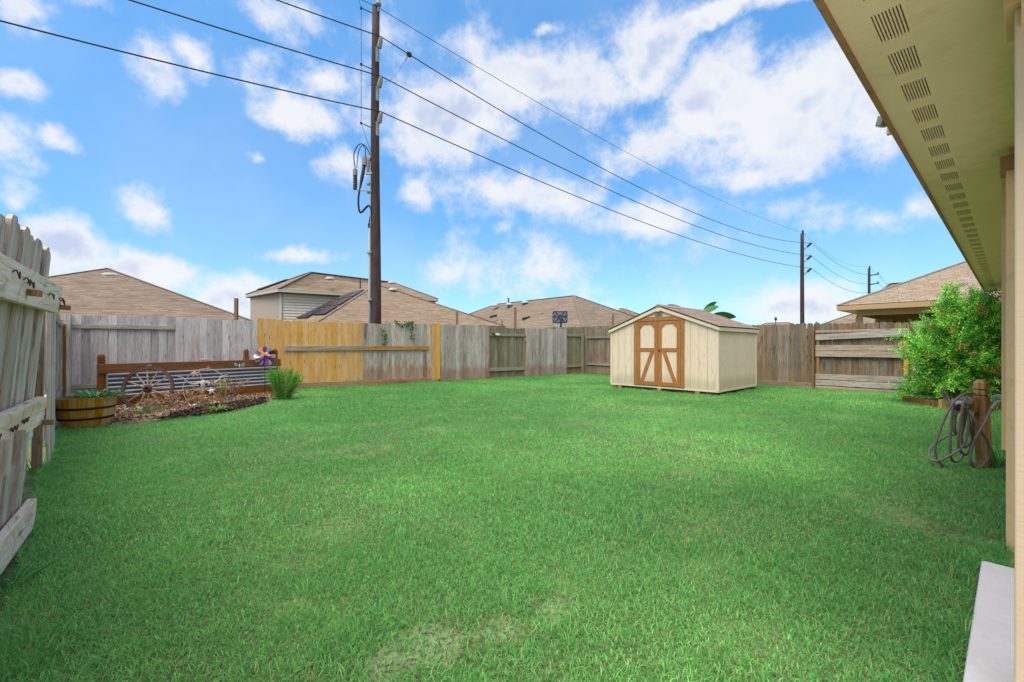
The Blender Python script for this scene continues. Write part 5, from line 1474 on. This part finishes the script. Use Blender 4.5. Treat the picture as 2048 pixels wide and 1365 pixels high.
MB().tube([Z4(935, 425, -.10) - hp, Z4(990, 392, -.10) - hp], [.02, .016], 10).build('nozzle', M_INSUL, HS)
for k in range(4):
    MB().lathe([(.017, -.003), (.0205, 0), (.017, .003)], 12, Matrix.Translation(Z4(870 + k * 14, 515 - k * 18, -.108) - hp) @ Vector((1, 0, 1.1)).to_track_quat('Z', 'Y').to_matrix().to_4x4(), False).build('ferrule_ring', M_STEEL, HS)
# pipework on the house wall behind the post
WP = thing('water_pipe', 'grey outdoor pipe fitting with a green valve reaching out of the house wall', 'pipe', P(1998, 798, 5.6))
w0 = P(1998, 798, 5.6); wl_ = lambda px, py: P(px, py, 5.6) - w0
MB().tube([wl_(1986, 797), wl_(2022, 797)], .035, 10).tube([wl_(1994, 797), wl_(2000, 797)], .05, 10).tube([wl_(2005, 797), wl_(2010, 797)], .05, 10).build('fitting', M_INSUL, WP)
MB().tube([wl_(1984, 793), wl_(1984, 804)], .04, 8).build('valve', plain('green_plastic', lin((90, 150, 100)), .5), WP)
# tall grass at the post
def tuft(px, py, n, L, label, cols, spread=.06, base=None, lean=(.1, .7), wid=(.003, .006)):
    c_ = base or gp(px, py)
    rt = thing('grass_tuft', label, 'grass tuft', c_)
    V, C = blades(n, (0, 0, 0), spread, L, wid, lean, cols, seg=4, droop=.25)
    soup('blades', V, 4, C, M_LEAF, rt)
tg = [lin((84, 150, 66)), lin((64, 124, 56)), lin((110, 168, 80))]
tuft(1995, 935, 60, (.2, .48), 'tall green grass growing between the hose post and the house wall', tg, .09)
tuft(70, 948, 34, (.2, .42), 'tall dark green weed at the foot of the brown post in the left fence', tg, .05, lean=(.3, 1.0))
tuft(14, 1185, 26, (.14, .34), 'long grass blades at the foot of the leaning fence panel', tg, .04, lean=(.4, 1.1))
tuft(2018, 1092, 22, (.05, .11), 'dry brown leaf litter tuft at the corner of the house wall', [lin((170, 120, 80)), lin((130, 90, 60))], .04, lean=(.5, 1.3))

# ------------------------------------------------------------------ vine on the stained fence section
def vine(label, path, seed):
    rr = random.Random(seed)
    pts = [A2.to_3d() + (BD * on_line(A2, BD, px)).to_3d() for px, py in path]
    nfr = Vector((BD.y, -BD.x, 0))
    pts = [Vector((p.x, p.y, 0)) + nfr * .085 for p in pts]
    for p, (px, py) in zip(pts, path): p.z = CAMZ + (HY - py) / FPX * p.y
    root = thing('vine', label, 'vine', pts[0])
    pl = smooth_path([p - pts[0] for p in pts], 6)
    MB().tube(pl, .006, 5, False).build('stem', M_TWIGD, root)
    V = []; C = []
    for k, p in enumerate(pl):
        for j in range(5):
            c_ = p + Vector((rr.gauss(0, .04), rr.gauss(0, .04), rr.gauss(0, .03))) + nfr * rr.uniform(0, .08)
            d = Vector((rr.gauss(0, .5), rr.gauss(0, .5), -.7)).normalized() * rr.uniform(.035, .07); sd = d.cross(nfr + Vector((rr.gauss(0, .4), rr.gauss(0, .4), 0))).normalized() * rr.uniform(.014, .026)
            V.append([c_, c_ + d * .45 + sd, c_ + d, c_ + d * .45 - sd]); C.append(np.array(rr.choice([lin((72, 124, 60)), lin((52, 96, 48)), lin((104, 150, 78))])) * rr.uniform(.7, 1.2))
    soup('leaves', V, 4, C, M_LEAF, root)
vine('green vine spilling over the top of the stained fence section', [(789, 643), (800, 650), (812, 648), (820, 644), (822, 660), (820, 678)], 3)
vine('small green vine hanging on the stained fence section, left of the larger vine', [(763, 660), (767, 672), (766, 690)], 4)

# banana plant behind the shed
bp0 = P(1430, 640, 18.0)
BN = thing('banana_plant', 'banana plant whose broad leaves rise behind the shed roof', 'plant', (bp0.x, bp0.y, 0))
M_BAN = plain('banana_leaf_green', lin((56, 104, 42)), .45, vary=.3, scale=8)
MB().tube([(0, 0, 0), (0.02, 0, 1.2), (0, .02, 1.9)], [.12, .10, .07], 10).build('stem', M_BAN, BN, smooth=True)
def ban_leaf(a, b, w, twist):
    a, b = Vector(a), Vector(b)
    n = 8; d = b - a
    sd = Matrix.Rotation(twist, 3, d.normalized()) @ d.cross(Vector((.4, 1, 0))).normalized()
    up = sd.cross(d).normalized()
    vs = []
    for k in range(n + 1):
        t = k / n; p = a + d * t + Vector((0, 0, -.12 * d.length * t * t))
        ww = w * math.sin(PI * min(1, .12 + .86 * t)) ** .7
        vs += [p - sd * ww + up * .05 * ww, p, p + sd * ww + up * .05 * ww]
    fs = []
    for k in range(n):
        fs += [(3 * k, 3 * k + 1, 3 * k + 4, 3 * k + 3), (3 * k + 1, 3 * k + 2, 3 * k + 5, 3 * k + 4)]
    MB().add(vs, fs).build('banana_leaf', M_BAN, BN, smooth=True)
c0 = Vector((0, .02, 1.85)); lb = lambda px, py, Y=18.0: P(px, py, Y) - Vector((bp0.x, bp0.y, 0))
ban_leaf(c0, lb(1366, 613), .17, .5); ban_leaf(lb(1408, 622), lb(1433, 600), .11, .5); ban_leaf(lb(1404, 626, 17.7), lb(1437, 608, 17.7), .13, -.3); ban_leaf(lb(1425, 632), lb(1472, 629), .17, .5); ban_leaf(lb(1425, 634, 17.6), lb(1466, 640, 17.6), .15, -.4)

# basketball board seen from behind, over the fence
bb = P(1120, 640, 21.0)
BB = thing('basketball_hoop', 'dark basketball backboard on a pole seen from behind over the fence', 'basketball hoop', (bb.x, bb.y, 0), -.28)
zc2 = CAMZ + (HY - 634.5) * 21 / FPX; bw, bh = .36, .29
o = MB().prism([(-bw + .05, -bh), (bw - .05, -bh), (bw, -bh + .05), (bw, bh - .05), (bw - .05, bh), (-bw + .05, bh), (-bw, bh - .05), (-bw, -bh + .05)], -.02, .02).build('backboard', plain('dark_blue_plastic', lin((60, 62, 76)), .5), BB); o.location = (0, 0, zc2)
M_RIB = plain('grey_plastic_rib', lin((176, 180, 196)), .5)
for k in (1, 2, 3, 4):
    s = k / 4.6
    for sx in (-1, 1):
        b = MB(); b.beam((sx * bw * s, -.026, bh * .25 * s + .02), (sx * bw * s * .55 + sx * .08, -.026, bh * s * .9), .014, .016).beam((sx * bw * s, -.026, -bh * .25 * s), (sx * bw * s * .55 + sx * .08, -.026, -bh * s * .9), .014, .016)
        o = b.build('rib', M_RIB, BB); o.location = (0, 0, zc2)
    if k > 1:
        for sz in (-1, 1):
            o = MB().box(-bw * s * .5, bw * s * .5, -.034, -.02, sz * bh * s * .9 - .008, sz * bh * s * .9 + .008).build('rib', M_RIB, BB); o.location = (0, 0, zc2)
MB().box(-.09, .09, -.05, -.02, -.08, .08).build('bracket', M_DARK, BB).location = (0, 0, zc2)
MB().tube([(.06, -.09, 0), (.06, -.09, zc2 - .1), (.02, -.04, zc2)], .045, 10).build('pole', M_DARK, BB)
MB().tube([(math.cos(a) * .2, .28 + math.sin(a) * .2, zc2 - .27) for a in np.linspace(0, 2 * PI, 17)], .012, 6).build('rim', M_ORNG, BB)
nt = MB()
for k in range(10):
    a, a2 = 2 * PI * k / 10, 2 * PI * (k + 1) / 10
    for p, q_ in ((a, a2), (a2, a)):
        nt.tube([(math.cos(p) * .2, .28 + math.sin(p) * .2, zc2 - .27), (math.cos(q_) * .15, .28 + math.sin(q_) * .15, zc2 - .45), (math.cos(p) * .12, .28 + math.sin(p) * .12, zc2 - .62)], .006, 4, False)
nt.build('net', M_WHITE, BB)
# lone posts standing behind the fence
M_RPOST = plain('rusty_brown_post', lin((140, 104, 78)), .85, vary=.25, dirt=lin((96, 70, 54)))
for px, py, Y, wpx, lab in ((472.5, 597, 16.0, 5.5, 'thin brown post standing behind the grey fence left of the golden pickets'), (914, 624, 18.5, 4.2, 'thin brown post behind the fence left of the distant long roof'),
                            (1030.5, 615, 19.0, 5, 'thin brown post behind the fence, between the roof vents and the basketball board'), (1226, 628, 22, 3, 'thin dark post behind the left eave of the shed')):
    p_ = P(px, py, Y); h = p_.z
    o = MB().box(-wpx * Y / FPX / 2, wpx * Y / FPX / 2, -.05, .05, 0, h).build('thin_post', M_RPOST, None); o.location = (p_.x, p_.y, 0)
    tag(o, lab, 'post')
# neighbour's far fence line glimpsed over the corner
FB2 = thing('fence', 'dark far fence of the next yard just showing above the far corner', 'fence', P(1090, 656, 20.5).xy.to_3d(), -.55)
pickets(FB2, 0, 4.2, 0, M_BROWN, w=.14, hf=lambda x: 1.97)
# thin aerials far off, right of the shed
for px, py, y1, Y, lab in ((1551.5, 634, 660, 60, 'thin aerial mast on the small distant roof right of the shed'), (1633, 643.5, 660, 60, 'thin vent pipe far off right of the slim utility pole')):
    p_ = P(px, py, Y)
    o = MB().tube([(0, 0, 0), (0, 0, p_.z)], .05, 6).lathe([(.05, 0), (.16, .05), (.16, .35), (.001, .4)], 8, Matrix.Translation((0, 0, p_.z - .5))).build('aerial_mast', M_DARK); o.location = (p_.x, p_.y, 0); tag(o, lab, 'mast')

# ------------------------------------------------------------------ lawn
G_A, G_B, G_C, G_D, G_STRAW = [np.array(lin(c)) for c in ((84, 138, 74), (74, 125, 66), (134, 172, 98), (108, 158, 86), (200, 190, 134))]
lawn = [(-1.2, .9), tuple(pe.to_tuple()), (-4.4, 4.1), (A2.x + .15, A2.y - .1), (C2.x, C2.y - .15), tuple((C2 + UD * 11.6).to_tuple()), tuple(H(12.2, .05, 0).xy.to_tuple()), tuple(H(3.45, .03, 0).xy.to_tuple()), tuple(H(3.42, .13, 0).xy.to_tuple()), tuple(H(1.2, .13, 0).xy.to_tuple())]
def vnoise(x, y, s, seed):
    """smooth value noise"""
    r = np.random.default_rng(seed).random((256, 256))
    u, v = x / s + 100, y / s + 100
    i, j = np.floor(u).astype(int), np.floor(v).astype(int)
    f, g_ = u - i, v - j
    f = f * f * (3 - 2 * f); g_ = g_ * g_ * (3 - 2 * g_)
    a = r[i % 256, j % 256]; b = r[(i + 1) % 256, j % 256]; c = r[i % 256, (j + 1) % 256]; d = r[(i + 1) % 256, (j + 1) % 256]
    return (a * (1 - f) + b * f) * (1 - g_) + (c * (1 - f) + d * f) * g_
def grass(ymin, ymax, dens, hgt, wid, seg, name_seed):
    rng = np.random.default_rng(name_seed)
    x0, x1 = -1.25 * ymax, 1.2 * ymax
    n = int((x1 - x0) * (ymax - ymin) * dens)
    x = rng.uniform(x0, x1, n); y = rng.uniform(ymin, ymax, n)
    k = (np.abs(x) < y * 1.3 + .6) & inside(x, y, lawn) & ~inside(x, y, BEDP)
    x, y = x[k], y[k]
    pat = vnoise(x, y, .55, 1) * .5 + vnoise(x, y, .17, 2) * .35 + vnoise(x, y, 1.7, 3) * .3
    keep = rng.random(len(x)) < np.clip(.55 + (pat - .35) * 1.5, .25, 1)
    for bx0, by0, br0 in BARE:
        d = np.hypot(x - bx0, y - by0) + (vnoise(x, y, .12, 5) * .6 + vnoise(x, y, .3, 44) * .6 - .6) * br0 * 1.6
        keep &= rng.random(len(x)) < np.clip((d / br0 - .45) * 1.5, .5, 1)
    x, y, pat = x[keep], y[keep], pat[keep]
    n = len(x)
    clump = vnoise(x, y, .12, 8)
    h = rng.uniform(hgt[0], hgt[1], n) * (.6 + .8 * clump) * (1 + .5 * (vnoise(x, y, .6, 9) - .5))
    h *= 1 + 1.3 * np.exp(-edge_dist(x, y, lawn) / .10) * vnoise(x, y, .3, 31) * 1.5 + 1.1 * np.exp(-edge_dist(x, y, SHEDP) / .10) * vnoise(x, y, .25, 32) * 1.5
    w = rng.uniform(wid[0], wid[1], n)
    a = rng.uniform(0, 2 * PI, n) + vnoise(x, y, .25, 6) * 3
    ln = rng.uniform(.15, 1.1, n)
    dx, dy = np.cos(a), np.sin(a)
    b = np.stack([x, y, np.zeros(n)], 1)
    d = np.stack([dx, dy, np.zeros(n)], 1)
    fa = rng.uniform(0, PI, n)
    s = np.stack([np.cos(fa), np.sin(fa), np.zeros(n)], 1) * w[:, None]
    mid = b + d * (h * ln * .45)[:, None]; mid[:, 2] += h * (.62 - .15 * ln)
    tip = b + d * (h * ln * 1.15)[:, None]; tip[:, 2] += h * (1.0 - .5 * ln)
    # colours: dark lush, mid and yellowish patches, and a share of dry straw low down
    big = vnoise(x, y, 2.6, 12) * .6 + vnoise(x, y, .9, 13) * .4
    t = np.clip((big - .35) * 2.2, 0, 1)[:, None]
    col = G_B * (1 - t) + G_D * t
    r = rng.random(n)[:, None]
    col = np.where(r < .25, G_A, col)
    col = np.where(r > .80, G_C * (.6 + .4 * t), col)
    straw = rng.random(n) < (.04 + .10 * np.clip(vnoise(x, y, .5, 15) - .5, 0, 1) * 2)
    col = np.where(straw[:, None], G_STRAW * .45, col) * rng.uniform(.7, 1.25, n)[:, None]
    tip[straw, 2] *= .5
    if seg == 1:
        return np.stack([b - s, b + s, tip], 1), col, [(0, 1, 2)]
    return np.stack([b - s, b + s, mid + s * .8, mid - s * .8, tip], 1), col, [(0, 1, 2, 3), (3, 2, 4)]
SY_ = Vector((-SX.y, SX.x)); S0_ = Vector((SL.x, SL.y))
SHEDP = [tuple(S0_), tuple(S0_ + SX * SW), tuple(S0_ + SX * SW + SY_ * SDp), tuple(S0_ + SY_ * SDp)]
M_GRASS = leafy('grass_blade', 1.9, .4, .55)
for (y0, y1, de, hg, wd, sg, sd_) in ((.9, 2.6, 19000, (.018, .042), (.0013, .0026), 2, 21), (2.6, 4.6, 11500, (.020, .044), (.0018, .0032), 2, 22), (4.6, 8.0, 5200, (.026, .05), (.003, .005), 1, 23), (8.0, 18.5, 2600, (.028, .05), (.005, .008), 1, 24)):
    v, c, fl = grass(y0, y1, de, hg, wd, sg, sd_)
    g_o = soup('grass', v, v.shape[1], c, M_GRASS, None, fl)
    g_o['kind'] = 'stuff'
